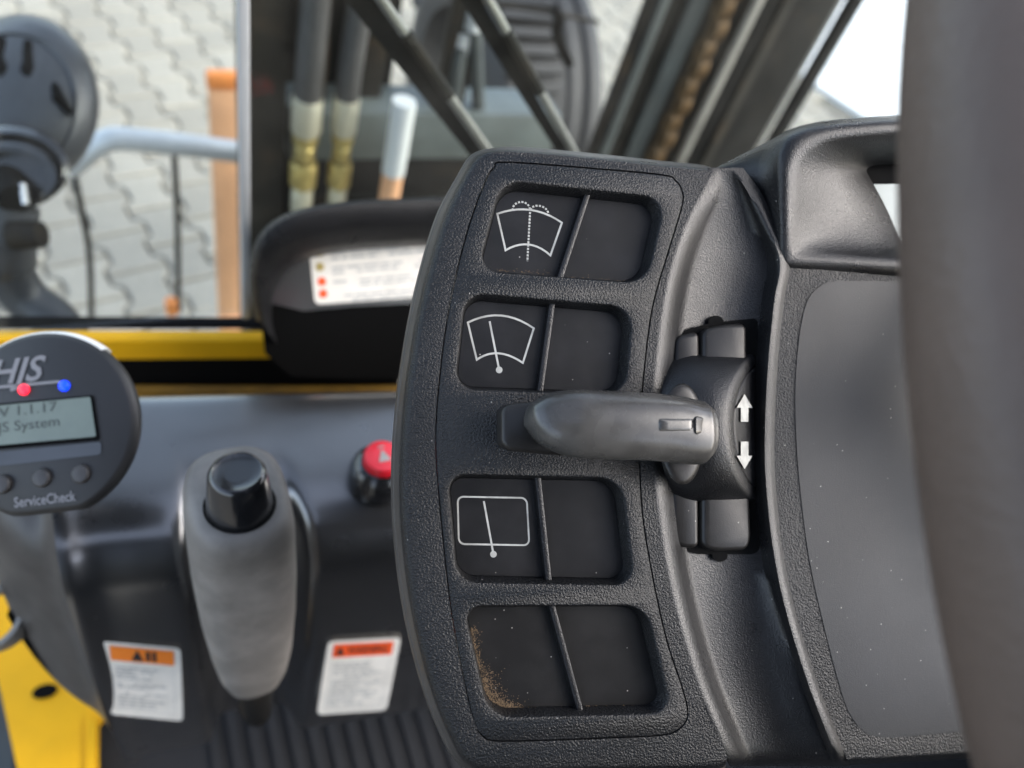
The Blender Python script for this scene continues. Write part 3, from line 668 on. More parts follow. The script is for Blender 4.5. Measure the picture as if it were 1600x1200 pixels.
q = MB(); cR = at(-6, 966, .52); u_ = AX; v_ = (AY*.9 - AZ*.44).normalized(); wv = u_.cross(v_)
rr = []
for k in range(40):
    a_ = 2*math.pi*k/40; d_ = u_*math.cos(a_) + v_*math.sin(a_)
    rr.append([cR + d_*r_ + wv*h for r_, h in ((.0175, -.007), (.0215, -.007), (.0222, -.005), (.0222, .005), (.0215, .007), (.0182, .007), (.0175, .005))])
ids = [q.add(r_) for r_ in rr]
for k in range(40): q.bridge(ids[k], ids[(k+1) % 40])
q.obj('ring', M['ring'], rn)
q = MB(); q.tube([at(42, 955, .525), at(75, 950, .535)], .007, 10); q.obj('stem', M['gap'], rn)
# ================================================================== steering column cover with switch panel
PN = (AZ + AX*math.tan(R(13)) + AY*math.tan(R(4))).normalized(); PU = (AX - PN*AX.dot(PN)).normalized(); PV = PN.cross(PU)
PC0 = at(880, 680, .250)
PM = Matrix.Translation(PC0) @ Matrix((PU, PV, PN)).transposed().to_4x4()
def PP(px, py, wmm=0.0):
    p_ = hitP(px, py, PC0 + PN*(wmm*.001), PN) - PC0; return Vector((p_.dot(PU), p_.dot(PV), wmm*.001))
def PL(pts, wmm=0.0): return [PP(p_[0], p_[1], wmm) for p_ in pts]
MMPX = .25/F                                   # metres per photo pixel on the panel
pod = bpy.data.objects.new('steering_column_cover', None); col.objects.link(pod); pod.empty_display_size = .02; pod.matrix_world = PM
tag(pod, 'black grained plastic steering column cover with wiper switch panel', 'column cover')

# ---- face of the left wing
top = [(1110, 267), (1040, 261), (960, 252), (880, 244), (820, 239)]
lc_in = [(786, 237), (766, 240), (750, 250), (738, 268)]
left = [(722, 300), (703, 345), (685, 405), (668, 475), (655, 545), (645, 620), (638, 720), (640, 820), (651, 920), (669, 1010), (694, 1095), (722, 1160)]
bot = [(738, 1188), (760, 1196), (820, 1198), (900, 1197), (1000, 1196), (1090, 1194), (1128, 1190)]
right = [(1136, 1180), (1118, 1140), (1086, 1060), (1055, 955), (1034, 855), (1021, 745), (1017, 650), (1023, 560), (1034, 475), (1050, 405), (1070, 350), (1094, 300), (1112, 274)]
FEc = top + lc_in + left + bot + right
nT, nC, nL, nB = len(top), len(lc_in), len(left), len(bot)
FE = catmull([Vector((*p_, 0)) for p_ in FEc], 5, True)
FE3 = [PP(p_.x, p_.y, 0) for p_ in FE]
gr_pts = [(790, 253), (772, 262), (758, 284), (730, 362), (702, 480), (686, 600), (681, 700), (691, 830), (706, 960), (729, 1082), (742, 1130), (754, 1150), (775, 1158), (860, 1157), (960, 1153), (1035, 1149), (1062, 1139), (1075, 1118), (1068, 1080), (1042, 1000), (1020, 900), (1004, 800), (1000, 700), (1004, 610), (1019, 485), (1045, 392), (1066, 322), (1066, 298), (1056, 282), (1036, 273), (930, 263)]
GR = catmull([Vector((*p_, 0)) for p_ in gr_pts], 5, True); GR3 = [PP(p_.x, p_.y, 0) for p_ in GR]
q = MB()
hole = offs(GR3, .00022)
q.fill([FE3, hole])
q.loft([hole, setz(offs(GR3, .00012), -.00025), setz(offs(GR3, .00012), -.003)])
# outer skirt: per-point silhouette displacement depends on which side it is
def side(k):
    i = k/5.0
    if i < nT: return 't'
    if i < nT+nC: return 'c'
    if i < nT+nC+nL: return 'l'
    if i < nT+nC+nL+nB: return 'b'
    return 'r'
LB = {'t': (0, -4), 'c': (-8, -2), 'l': (-12, 2), 'b': (-2, 8), 'r': (0, 0)}
def smooth_disp():
    raw = [Vector((*LB[side(k)], 0)) for k in range(len(FE))]; m = len(raw)
    for _ in range(6): raw = [(raw[k-1] + raw[k]*2 + raw[(k+1) % m])*.25 for k in range(m)]
    return raw
DS = smooth_disp()
def sk(f, wmm): return [PP(FE[k].x + DS[k].x*f, FE[k].y + DS[k].y*f, wmm) for k in range(len(FE))]
nR = (nT+nC+nL+nB)*5
def cut(l): return l[:nR]                                        # leave the valley side to its own patch
rings = [cut(sk(0, 0)), cut(sk(.35, -.35)), cut(sk(.75, -1.4)), cut(sk(1.02, -3.2)), cut(sk(1.2, -5.0))]
q.loft(rings, False)
wing = q.obj('wing_frame', M['abs'], pod, smooth=40)
q = MB(); q.loft([cut(sk(1.2, -5.0)), cut(sk(1.50, -7.5)), cut(sk(1.85, -10.8)), cut(sk(1.90, -11.0)), cut(sk(1.70, -11.2)), cut(sk(1.70, -11.8))], False); q.obj('upper_side', M['abs_side'], pod, smooth=45)
q = MB(); q.loft([cut(sk(1.70, -11.8)), cut(sk(1.90, -11.9)), cut(sk(2.0, -12.2)), cut(sk(2.25, -18)), cut(sk(2.2, -30)), cut(sk(1.2, -55))], False); q.obj('lower_side', M['abs_side'], pod, smooth=45)

# ---- switch panel insert
def quad_recess(TL, TR, BR, BL, r): return rpoly([Vector((*p_, 0)) for p_ in (TL, TR, BR, BL)], r, 8)
RECS = [((783, 281), (1041, 309), (1010, 443), (746, 423), [34, 36, 34, 34], (918, 297), (873, 434)),
        ((727, 457), (990, 480), (977, 617), (710, 608), [32, 36, 34, 34], (861, 470), (841, 615)),
        ((699, 741), (972, 747), (992, 915), (714, 910), [30, 36, 34, 32], (838, 746), (855, 907)),
        ((723, 947), (1010, 946), (1050, 1116), (764, 1122), [32, 34, 36, 36], (861, 949), (906, 1116))]
insl = offs(GR3, -.00020)
sp = MB(); loops = []
for (TL, TR, BR, BL, rr_, d0, d1) in RECS:
    rim = PL([(p_.x, p_.y) for p_ in quad_recess(TL, TR, BR, BL, rr_)], 0)
    l0 = offs(rim, .00055); loops.append(l0)
    sp.loft([l0, setz(offs(rim, .00025), -.00008), setz(rim, -.00038), setz(offs(rim, -.0003), -.0010), setz(offs(rim, -.0011), -.0052), setz(offs(rim, -.0015), -.0066)])
sp.fill([offs(insl, -.0003)] + loops)
sp.loft([offs(insl, -.0003), setz(insl, -.00025), setz(insl, -.003)])
panel = sp.obj('switch_panel', M['abs'], pod, smooth=40)
KEYW = -5.6
for n_, (TL, TR, BR, BL, rr_, d0, d1) in enumerate(RECS):
    rim = PL([(p_.x, p_.y) for p_ in quad_recess(TL, TR, BR, BL, rr_)], 0); fl_ = offs(rim, -.0012)
    a, b = PP(*d0, KEYW), PP(*d1, KEYW); dv = (b-a).normalized(); nn = Vector((-dv.y, dv.x, 0)); nn = nn if nn.x > 0 else -nn
    for side_ in (-1, 1):
        # clip the floor loop by the divider line
        pts = []
        m = len(fl_)
        dist = lambda p_: (p_ - a).to_2d().dot(nn.to_2d())*side_ - .0011
        for k in range(m):
            p_, p2 = fl_[k], fl_[(k+1) % m]; da, db = dist(p_), dist(p2)
            if da > 0: pts.append(p_)
            if da*db < 0: pts.append(p_ + (p2-p_)*(da/(da-db)))
        pts = setz(pts, KEYW*.001)
        q = MB(); q.loft([setz(pts, KEYW*.001-.0015), setz(pts, KEYW*.001-.0002), offs(pts, -.0002)], True, False, True)
        kb = q.obj('switch_key', M['key_dusty'] if n_ == 3 else M['key'], panel, smooth=30)
        if n_ == 3: kb['label'] = 'blank black key with brown dirt in the corner' if side_ < 0 else 'blank black key in the lowest recess'
    # raised rounded divider
    ext = dv*.0012; q = MB(); ring_ = []
    for s_ in (-1, 0, 1):
        pass
    hw = .00125
    A_, B_ = a - ext, b + ext
    cs = [(-hw, -.0012), (-hw*.95, .0012), (-hw*.72, .0022), (0, .0025), (hw*.72, .0022), (hw*.95, .0012), (hw, -.0012)]
    q.loft([[p_ + nn*x_ + Vector((0, 0, z_)) for x_, z_ in cs] for p_ in (A_, a + (b-a)*.5, B_)], False); q.obj('divider', M['abs_fine'], panel, smooth=50)

# ---- white symbols
def stroke(mb, pts, wpx, wmm, closed=False):
    P_ = [PP(p_[0], p_[1], wmm) for p_ in pts]; m = len(P_); hw = wpx*MMPX*.5; a, b = [], []
    for k in range(m):
        p0_, p2 = (P_[k-1] if (k or closed) else P_[k]), (P_[(k+1) % m] if (k < m-1 or closed) else P_[k])
        e1 = (P_[k]-p0_).normalized() if (P_[k]-p0_).length > 1e-9 else (p2-P_[k]).normalized()
        e2 = (p2-P_[k]).normalized() if (p2-P_[k]).length > 1e-9 else e1
        t = (e1+e2).normalized(); nn = Vector((-t.y, t.x, 0)); kk = 1/max(.55, t.dot(e1))
        a.append(P_[k] + nn*hw*kk); b.append(P_[k] - nn*hw*kk)
    mb.bridge(mb.add(a), mb.add(b), closed)
def arc3(p0, pm, p1, n=10):
    p0, pm, p1 = Vector(p0), Vector(pm), Vector(p1); c = pm*2 - (p0+p1)*.5
    return [p0*(1-t)**2 + c*2*t*(1-t) + p1*t*t for t in [k/n for k in range(n+1)]]
SW = KEYW + .06
q = MB()
stroke(q, arc3((777, 334), (829, 328), (878, 348)) + arc3((860, 399), (826, 382), (790, 391))[0:], 3.1, SW, True)
def dashed(mb, pts, dash, gap, wpx, wmm):
    acc = 0; on = []; pts = [Vector(p_) for p_ in pts]; L = [0]
    for a_, b_ in zip(pts, pts[1:]): L.append(L[-1] + (b_-a_).length)
    def ev(s_):
        for k in range(len(L)-1):
            if s_ <= L[k+1]: return pts[k] + (pts[k+1]-pts[k])*((s_-L[k])/max(1e-9, L[k+1]-L[k]))
        return pts[-1]
    s_ = 0
    while s_ < L[-1]:
        stroke(mb, [ev(s_), ev(min(s_+dash, L[-1]))], wpx, wmm); s_ += dash+gap
dashed(q, [(828.5, 326), (824, 408)], 3.4, 1.7, 3.2, SW+.03)
dashed(q, [(828 - 13.5 - 13.5*math.cos(t), 327 - 11.5*math.sin(t) + (0 if True else 0)) for t in [math.pi - k*math.pi/12 for k in range(13)]], 3.2, 2.2, 3.2, SW)
dashed(q, [(829 + 14 - 14*math.cos(t), 328 - 10*math.sin(t) + 7*(t/math.pi)) for t in [k*math.pi/12 for k in range(13)]], 3.2, 2.2, 3.2, SW)
tag(q.obj('washer_symbol', M['print'], panel, smooth=0), 'white windscreen washer symbol with dotted spray')
def dot(mb, x, y, r_, wmm): mb.f.append(tuple(mb.add([PP(x + r_*math.cos(2*math.pi*k/20), y + r_*math.sin(2*math.pi*k/20), wmm) for k in range(20)])))
q = MB()
stroke(q, arc3((731, 504), (783, 493), (834, 513)) + arc3((817, 567), (779, 552), (745, 562)), 3.1, SW, True)
stroke(q, [(765, 502), (780, 578)], 3.2, SW+.03); dot(q, 780, 578, 5.2, SW+.05)
tag(q.obj('wiper_symbol', M['print'], panel, smooth=0), 'white front wiper symbol')
q = MB()
stroke(q, rpoly([(715, 776), (823, 778), (827, 852), (717, 850)], 9, 5), 2.7, SW, True)
stroke(q, [(756, 783), (771, 866)], 3.0, SW+.03); dot(q, 771, 866, 5.2, SW+.05)
tag(q.obj('rear_wiper_symbol', M['print'], panel, smooth=0), 'white rear wiper symbol in a rounded rectangle')

# brown grit gathered in the lowest left key corner
q = MB(); rnd = random.Random(3)
path = catmull([(734, 985), (737, 1020), (742, 1050), (752, 1080), (766, 1102), (790, 1112), (830, 1114), (885, 1113)], 8); 
for k in range(3200):
    s_ = rnd.random()**1.0*(len(path)-1); i = int(s_); p_ = path[i].lerp(path[min(i+1, len(path)-1)], s_-i); dn = abs(i/len(path)-.52)
    spread = (15 if .25 < i/len(path) < .75 else 7)
    if rnd.random() < dn*1.1: continue
    dx, dy = abs(rnd.gauss(0, 1))*spread, -abs(rnd.gauss(0, 1))*spread*.6
    x, y, r_ = p_.x + dx*.9 + 1, p_.y + dy*.8, rnd.uniform(.25, .95)
    q.f.append(tuple(q.add([PP(x + r_*math.cos(a_), y + r_*math.sin(a_), KEYW+.05+rnd.random()*.1) for a_ in (0.3, 1.6, 2.9, 4.4, 5.5)])))
for k in range(160):
    x, y, r_ = rnd.uniform(915, 1020), 1106 + rnd.gauss(0, 2.0), rnd.uniform(.4, .9)
    q.f.append(tuple(q.add([PP(x + r_*math.cos(a_), y + r_*math.sin(a_), KEYW+.05) for a_ in (0.3, 1.6, 2.9, 4.4, 5.5)])))
for (y0, xa, xb) in ((424, 775, 860), (436, 885, 985), (610, 735, 830), (906, 735, 840), (909, 868, 960)):
    for k in range(60):
        x = rnd.uniform(xa, xb); y = y0 + (x-xa)*.06 - abs(rnd.gauss(0, 3.0)); r_ = rnd.uniform(.3, .7)
        q.f.append(tuple(q.add([PP(x + r_*math.cos(a_), y + r_*math.sin(a_), KEYW+.05) for a_ in (0.3, 1.6, 2.9, 4.4, 5.5)])))
M['grit'] = mat('brown_grit', (.15, .10, .056), .9)
tag(q.obj('grit', M['grit'], panel, smooth=0, fixn=False), kind='stuff')

# ---- valley and right-hand cover
ys = [262, 268, 300, 350, 408, 470, 560, 650, 740, 850, 950, 1060, 1140, 1185, 1197]
r1 = dict(zip(ys, (1108, 1109, 1094, 1070, 1049, 1035, 1023, 1017, 1021, 1034, 1054, 1086, 1118, 1138, 1144)))
r2 = dict(zip(ys, (1146, 1150, 1174, 1197, 1219, 1210, 1201, 1196, 1196, 1207, 1227, 1260, 1290, 1308, 1313)))
kd = dict(zip(ys, (.0, .02, .30, .62, .85, 1, 1, 1, 1, 1, 1, 1, 1, .95, .9)))
def cover_w(px): return -4.2 - .010*(px-1220)
grid = []
for y in ys:
    a_, b_, k = r1[y], r2[y], kd[y]; W_ = b_-a_; e = -3 if y == 1185 else (-14 if y == 1197 else 0)
    row = [(a_-4, -.2), (a_, -.02), (a_+min(7, W_*.1), -.35*min(1, k*2)), (a_+min(15, W_*.2), -1.6*min(1, k*1.6)), (a_+min(23, W_*.3), -4.2*k), (a_+min(31, W_*.38), -8*k), (a_+min(42, W_*.46), -10.2*k), (a_+W_*.6, -11*k), (a_+W_*.74, -10.6*k), (b_-max(4, min(20, W_*.2)), -9.4*k), (b_-min(11, W_*.12), -5.2*k-.4*min(1, k)), (b_-min(6, W_*.07), (-2.6*k-.6)*min(1, k*1.5)), (b_, -1.6*min(1, k*1.2)), (b_+6, -1.7*min(1, k*1.2)), (b_+11, -2.8*min(1, k*1.2)), (b_+15, -4.0*min(1, k*1.2))]
    tl = min(1, max(0, (y-880)/120))*4.5
    grid.append([PP(x, y, w_ + e*(1 if x > a_+1 else .6) + (tl*(2*(x-a_)/W_-1) if 4 < n_ < 10 else 0)) for n_, (x, w_) in enumerate(row)])
cols = list(zip(*grid)); cols = [catmull(c, 5) for c in cols]
q = MB(); q.loft(cols, False); q.obj('valley', M['abs_fine'], pod, smooth=60)
cy = [408, 430, 470, 560, 650, 740, 850, 950, 1060, 1140, 1180, 1190, 1197]
def r2y(y):
    for a_, b_ in zip(ys, ys[1:]):
        if a_ <= y <= b_: return r2[a_] + (r2[b_]-r2[a_])*(y-a_)/(b_-a_)
    return r2[ys[-1]]
grid = []
for y in cy:
    b_ = r2y(y); e = {1190: -1.5, 1197: -12}.get(y, 0)
    xs_ = [b_+14, b_+22, b_+50, 1330, 1400, 1470, 1540, 1640]
    tilt = lambda x: -(x-1300)*.055*(1 if y > 1100 else 0)
    grid.append([PP(x, y + (tilt(x) if y >= 1180 else 0), cover_w(x) + e) for x in xs_])
cols = [catmull(c, 5) for c in zip(*grid)]
q = MB(); q.loft(cols, False); q.obj('right_cover', M['abs'], pod, smooth=60)
q = MB(); lp = catmull([Vector((*p_, 0)) for p_ in ((1282, 447), (1262, 470), (1250, 520), (1243, 600), (1244, 680), (1250, 760), (1264, 870), (1288, 980), (1316, 1085), (1332, 1122), (1352, 1144), (1380, 1152), (1440, 1149), (1530, 1141), (1640, 1130), (1640, 900), (1640, 600), (1640, 442), (1450, 440), (1330, 439), (1302, 440))], 4, True)
q.loft([[PP(p_.x, p_.y, cover_w(p_.x)-.3) for p_ in lp], [PP(p_.x, p_.y, cover_w(p_.x)+.22) for p_ in lp]])
q.fill([[PP(p_.x, p_.y, cover_w(p_.x)+.22) for p_ in lp]]); q.obj('matt_pad', M['pad'], pod, smooth=30)

# ---- binnacle hood at upper right
crest = [(1640, 432, -3.2), (1500, 426, -3.2), (1410, 421, -3.0), (1300, 413, -2.8), (1240, 409, -2.2), (1226, 400, -1.5), (1224, 360, 1), (1222, 310, 4), (1219, 270, 6.5), (1224, 240, 8), (1242, 217, 9), (1280, 202, 9.5), (1347, 194, 9.5), (1420, 190, 9.5), (1520, 187, 9), (1640, 184, 9)]
crest2 = [(1640, 424, -2.8), (1500, 418, -2.8), (1410, 412, -2.6), (1305, 404, -2.4), (1252, 399, -2.2), (1240, 388, -1.6), (1236, 355, 1), (1235, 312, 4), (1234, 278, 6.4), (1240, 250, 8), (1256, 228, 9), (1290, 212, 9.6), (1350, 204, 9.6), (1422, 200, 9.6), (1520, 197, 9.2), (1640, 194, 9)]
inn = [(1640, 414, -4.0), (1500, 408, -4.0), (1412, 402, -4.0), (1320, 396, -4.2), (1272, 388, -4.4), (1256, 372, -4.0), (1249, 345, -2.0), (1247, 310, 1.0), (1247, 282, 3.6), (1252, 258, 5.6), (1266, 238, 7.2), (1296, 222, 8.0), (1352, 214, 8.2), (1424, 209, 8.2), (1520, 206, 8), (1640, 203, 8)]
aper = [(1640, 398, -10), (1500, 394, -10), (1422, 388, -10), (1408, 374, -10), (1396, 350, -10), (1386, 328, -10), (1376, 308, -10), (1366, 290, -10), (1358, 276, -10), (1354, 267, -9.6), (1358, 261, -9.2), (1370, 258, -9), (1390, 257, -9), (1430, 256, -9), (1520, 254, -9), (1640, 252, -9)]
mid1 = [tuple(a_*(.5 if k < 10 else .62) + b_*(.5 if k < 10 else .38) for a_, b_ in zip(p_, q_)) for k, (p_, q_) in enumerate(zip(inn, aper))]
def C3(l): return catmull([PP(*p_) for p_ in l], 5)
aperd = [(x, y, w_-5) for x, y, w_ in aper]
ocr = [(x - (6 if x < 1260 else 1), y - (5 if y < 300 else -7), w_ - 1.6) for x, y, w_ in crest]
oc2 = [(1640, 446, -9.5), (1500, 441, -8.5), (1410, 438, -8), (1300, 432, -7), (1232, 425, -6), (1214, 402, -4.5), (1207, 362, -4.5), (1200, 318, -3), (1186, 268, -3.2), (1190, 243, -3.8), (1216, 215, -2), (1265, 194, 2), (1340, 185, 3), (1418, 181, 3), (1520, 178, 3), (1640, 175, 3)]
oc3 = [(1640, 470, -16), (1500, 465, -15), (1410, 460, -14), (1300, 455, -13), (1236, 445, -12), (1190, 400, -14), (1170, 355, -13), (1152, 305, -11), (1110, 270, -7), (1116, 264, -20), (1190, 226, -22), (1252, 196, -22), (1336, 184, -22), (1416, 179, -22), (1520, 176, -22), (1640, 172, -22)]
q = MB(); q.loft([C3(l) for l in (oc3, oc2, ocr, crest, crest2, inn, mid1, aper, aperd)], False)
hd = q.obj('hood', M['abs_fine'], pod, smooth=75)
q = MB(); q.fill([[PP(x, y, -13.5) for x, y in ((1345, 250), (1660, 235), (1660, 420), (1400, 410), (1345, 290))]]); q.obj('display_well', M['gap'], pod, smooth=0)
q = MB(); lp = rpoly([(1356, 288), (1640, 284), (1640, 400), (1412, 396), (1400, 372)], 4, 3); q.loft([[PP(p_.x, p_.y, -13.4) for p_ in lp], [PP(p_.x, p_.y, -12.6) for p_ in lp]], True, False, True); q.obj('display', M['lcd'], pod, smooth=0)
# column body behind, so the cover is not hollow
q = MB(); rgb_ = lambda s_, w_: [PP(960 + (x-960)*s_, 720 + (y-720)*s_, w_) for x, y in ((700, 330), (760, 270), (1100, 290), (1240, 230), (1640, 215), (1640, 1170), (1300, 1170), (800, 1170), (730, 1100), (680, 800), (680, 600))]
q.loft([rgb_(.97, -24), rgb_(.95, -40), rgb_(.6, -110)], True, True, True); q.obj('column_core', M['gap'], pod)

# ================================================================== direction lever
dl = bpy.data.objects.new('direction_lever', None); col.objects.link(dl); dl.empty_display_size = .02; dl.matrix_world = PM @ Matrix.Translation(PP(1120, 668, -10))
dl['_o'] = tuple(PP(1120, 668, -10))
tag(dl, 'worn black direction lever on a drum with two white arrows', 'lever')
lp = rpoly([(1064, 516), (1120, 503), (1184, 497), (1186, 560), (1184, 700), (1190, 840), (1186, 866), (1080, 866), (1058, 852), (1054, 700), (1058, 600)], [16, 4, 8, 4, 4, 4, 14, 14, 12, 4, 4], 4)
q = MB(); q.loft([[PP(p_.x, p_.y, -13) for p_ in lp], [PP(p_.x, p_.y, -9.35) for p_ in lp]], True, False, True); q.obj('dark_slot_plate', M['gap'], dl, smooth=0)  # flat black plate, the dark of the slot hole put into its colour
for (x, y) in ((1119, 503), (1125, 868)):
    q = MB(); q.loft([[PP(x + 12*math.cos(k*math.pi/10), y + 10*math.sin(k*math.pi/10), w_) for k in range(20)] for w_ in (-13, -9.3)], True, False, True); q.obj('screw_notch', M['gap'], dl)
def block(cn, w0, w1, nm, r_=12):
    lp = [Vector((p_.x, p_.y, 0)) for p_ in rpoly(cn, r_, 5)]; a = [PP(p_.x, p_.y, 0) for p_ in lp]
    q = MB(); h = w1*.001; q.loft([setz(a, w0*.001), setz(a, h-.0016), setz(offs(a, -.0005), h-.0005), setz(offs(a, -.0016), h)], True, False, True); return q.obj(nm, M['lever_dark'], dl, smooth=50)
block([(1068, 522), (1107, 512), (1108, 640), (1064, 640)], -11, -6.2, 'upper_shroud')
block([(1110, 510), (1140, 503), (1181, 500), (1183, 640), (1110, 640)], -11, -5.6, 'upper_shroud')
block([(1062, 700), (1106, 700), (1107, 862), (1078, 860), (1064, 850)], -11, -6.2, 'lower_shroud')
block([(1109, 700), (1184, 700), (1189, 846), (1182, 864), (1130, 866), (1109, 858)], -11, -5.6, 'lower_shroud')
# drum: arc rings about an axis along u
uC = PP(1110, 668, 0); ctr_v = uC.y; RD = .0290; wc = -.0205
def U(px): return PP(px, 668, 4).x
def arc(u_of, rad, n=40, a0=-100, a1=100, wcc=wc):
    o = []
    for k in range(n+1):
        a_ = R(a0 + (a1-a0)*k/n); w_ = wcc + rad*math.cos(a_); o.append(Vector((u_of(w_), ctr_v + rad*math.sin(a_), w_)))
    return o
slope = 1.2; wpk = wc + RD
fu = lambda d: (lambda w_: U(1126) + d + slope*(wpk - w_))
cu_ = lambda px: (lambda w_: U(px))
q = MB()
q.loft([arc(cu_(1036), RD*.70), arc(cu_(1050), RD*.82), arc(cu_(1068), RD*.91), arc(cu_(1088), RD*.97), arc(cu_(1105), RD*1.0), arc(lambda w_: U(1105)*.4 + fu(-.004)(w_)*.6, RD*1.005), arc(fu(-.0016), RD*1.0), arc(fu(-.0004), RD*.985), arc(fu(0), RD*.955), arc(fu(.0002), RD*.90), arc(fu(-.0001), RD*.87), arc(fu(-.0006), RD*.865), arc(fu(-.0006), RD*.3), arc(fu(-.0006), .0005)], False)
q.obj('drum', M['abs_fine'], dl, smooth=60)
q = MB(); q.loft([arc(fu(-.0006), RD*.852), arc(fu(.0000), RD*.85), arc(fu(.0002), RD*.835), arc(fu(.0002), RD*.4), arc(fu(.0002), .0003)], False); ap = q.obj('arrow_plate', M['key'], dl, smooth=45)
def fpt(px, py, e=.0005):
    # point on the sloping plate under photo pixel
    n_ = Vector((1, 0, slope)).normalized(); p0_ = Vector((U(1126)+.0002, ctr_v, wpk)); wn = PU*n_.x + PN*n_.z
    p0w = PM @ (p0_ + n_*e); hw = hitP(px, py, p0w, wn); return PM.inverted() @ hw
for sgn, yc_ in ((-1, 638), (1, 711)):
    sh = [(0, -22), (13, -1), (6.2, -1), (6.2, 21), (-6.2, 21), (-6.2, -1), (-13, -1)]
    q = MB(); i = q.add([fpt(1163.5 + x*.95, yc_ - sgn*0 + (y if sgn < 0 else -y), .0006) for x, y in sh])
    q.f += [(i[0], i[1], i[6]), (i[2], i[3], i[4], i[5])]; q.obj('arrow', M['print'], ap, smooth=0)
# stalk: superellipse loft
top_ = [(820, 655), (822, 646), (829, 633), (838, 625), (852, 617), (875, 611), (904, 609), (961, 611), (1019, 614.5), (1062, 619), (1086, 625), (1094, 626), (1098, 630), (1103, 633), (1106, 640)]
bot_ = [(820, 665), (822, 668), (826, 675), (836, 688), (850, 699), (872, 709), (904, 716), (961, 718.5), (1019, 720), (1062, 725), (1086, 726), (1094, 724), (1098, 720), (1103, 714), (1106, 706)]
wz = [16.5, 17, 17.5, 18, 18.5, 18.8, 19, 18.5, 17.2, 15.6, 14.2, 13.8, 13.2, 12.8, 12.4]; hz_ = [1.2, 2.8, 4.6, 6.0, 7.2, 8.2, 8.8, 9.2, 9.4, 9.6, 9.8, 9.6, 9.0, 8.6, 7.0]
q = MB(); rr = []
for k in range(len(top_)):
    w0 = wz[k]; a, b = PP(*top_[k], w0), PP(*bot_[k], w0); c = (a+b)*.5; hv = (a-b).length*.5; ring_ = []
    for m_ in range(36):
        t = 2*math.pi*m_/36; cc, ss = math.cos(t), math.sin(t); e = 2.35
        ring_.append(c + Vector((0, 1, 0))*hv*math.copysign(abs(ss)**(2/e), ss) + Vector((0, 0, 1))*hz_[k]*.001*math.copysign(abs(cc)**(2/e), cc))
    rr.append(ring_)
# densify along the axis
tr = [catmull([rr[k][m_] for k in range(len(rr))], 4) for m_ in range(36)]
q.loft([list(x_) for x_ in zip(*tr)], True, True, True); kn = q.obj('knob', M['lever'], dl, smooth=60)
def kbox(x0, x1, y0, y1, w0, w1, nm, m, par, r_=6):
    lp = [PP(p_.x, p_.y, w1) for p_ in rpoly([(x0, y0), (x1, y0), (x1, y1), (x0, y1)], r_, 4)]
    q = MB(); h = w1*.001; q.loft([setz(offs(lp, .0008), w0*.001), setz(lp, h-.0011), setz(offs(lp, -.0005), h-.0003), setz(offs(lp, -.0012), h)], True, False, True); return q.obj(nm, m, par, smooth=50)
def krib(xs_, tops, yc_, hw, nm):
    q = MB(); rr = []
    for k, (x, t_) in enumerate(zip(xs_, tops)):
        e = hw*(.55 if k == 0 else 1); dn_ = .35 if k in (0, len(xs_)-1) else 0
        rr.append([PP(x, yc_ + dy*e, t_ - dz - dn_) for dy, dz in ((-1.35, 2.6), (-1.05, .75), (-.85, .15), (-.5, 0), (.5, 0), (.85, .15), (1.05, .75), (1.35, 2.6))])
    q.loft(rr, False, True, True); return q.obj(nm, M['lever'], kn, smooth=60)
krib([1027, 1032, 1045, 1062, 1076, 1088], [26.8, 27.2, 26.85, 26.2, 25.7, 25.15], 664, 10, 'key_rib')
krib([1086, 1088, 1096, 1102, 1106], [25.75, 25.85, 24.75, 23.65, 22.0], 665, 13, 'key_step')
# flat tab behind the tip
lp = [PP(p_.x, p_.y, 7) for p_ in rpoly([(779, 641), (790, 632), (880, 622), (880, 712), (792, 704), (779, 694)], 7, 4)]
q = MB(); q.loft([setz(offs(lp, -.0006), .003), setz(lp, .0042), setz(lp, .0105), setz(offs(lp, -.0004), .0112), setz(offs(lp, -.0014), .0116)], True, True, True); q.obj('end_tab', M['lever_dark'], dl, smooth=50)
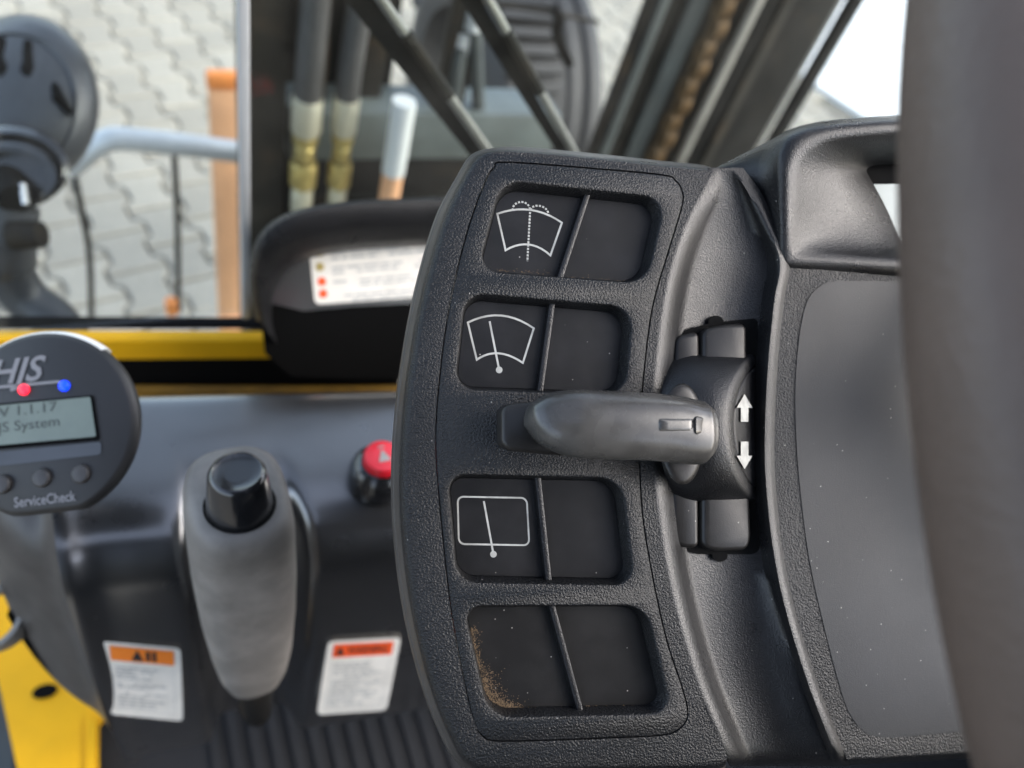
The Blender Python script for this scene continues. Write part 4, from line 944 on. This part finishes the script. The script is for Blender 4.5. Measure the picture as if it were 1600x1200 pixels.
# round flange behind the stalk root
def el(cx, cy_, rx, ry, w_): return [PP(cx + rx*math.cos(2*math.pi*k/40), cy_ + ry*math.sin(2*math.pi*k/40), w_) for k in range(40)]
q = MB(); q.loft([el(1070, 680, 30, 74, -4), el(1068, 679, 33, 78, 3), el(1066, 678, 34, 79, 7.5), el(1065, 678, 33, 77, 8.6), el(1064, 678, 29, 72, 9.1), el(1064, 678, 20, 60, 9.3)], True, True, True); q.obj('flange', M['lever_dark'], dl, smooth=45)

# ================================================================== steering wheel rim
wn = (AZ + AX*math.tan(R(40)) + AY*math.tan(R(6))).normalized(); wu = (AX - wn*AX.dot(wn)).normalized(); wv_ = wn.cross(wu)
TC = at(1572, 455, .122); WR = .172; wcn = TC + wu*WR
whl = bpy.data.objects.new('steering_wheel', None); col.objects.link(whl); whl.empty_display_size = .02
whl.matrix_world = Matrix.Translation(wcn) @ Matrix((wu, wv_, wn)).transposed().to_4x4()
tag(whl, 'dark vinyl steering wheel rim close to the viewer at the right', 'steering wheel')
q = MB(); rr = [[Vector(((WR + .0152*math.cos(b_))*math.cos(a_), (WR + .0152*math.cos(b_))*math.sin(a_), .0152*math.sin(b_))) for b_ in [2*math.pi*m_/24 for m_ in range(24)]] for a_ in [2*math.pi*k/120 for k in range(120)]]
ids = [q.add(r_) for r_ in rr]
for k in range(120): q.bridge(ids[k], ids[(k+1) % 120])
q.obj('rim', M['rim'], whl)
for a_ in (R(55), R(-55)):
    q = MB(); d_ = Vector((math.cos(a_), math.sin(a_), 0))
    q.tube([d_*(WR-.008), d_*.10 - Vector((0, 0, .02)), d_*.022 - Vector((0, 0, .025))], [.011, .012, .013], 12); q.obj('spoke', M['rim'], whl)
q = MB(); q.loft([[Vector((r_*math.cos(2*math.pi*k/36), r_*math.sin(2*math.pi*k/36), h)) for k in range(36)] for r_, h in ((.014, -.040), (.019, -.034), (.019, -.022), (.017, -.016), (.012, -.014))], True, True, True); q.obj('hub', M['abs_side'], whl)
for o in bpy.data.objects:
    if '_o' in o: del o['_o']
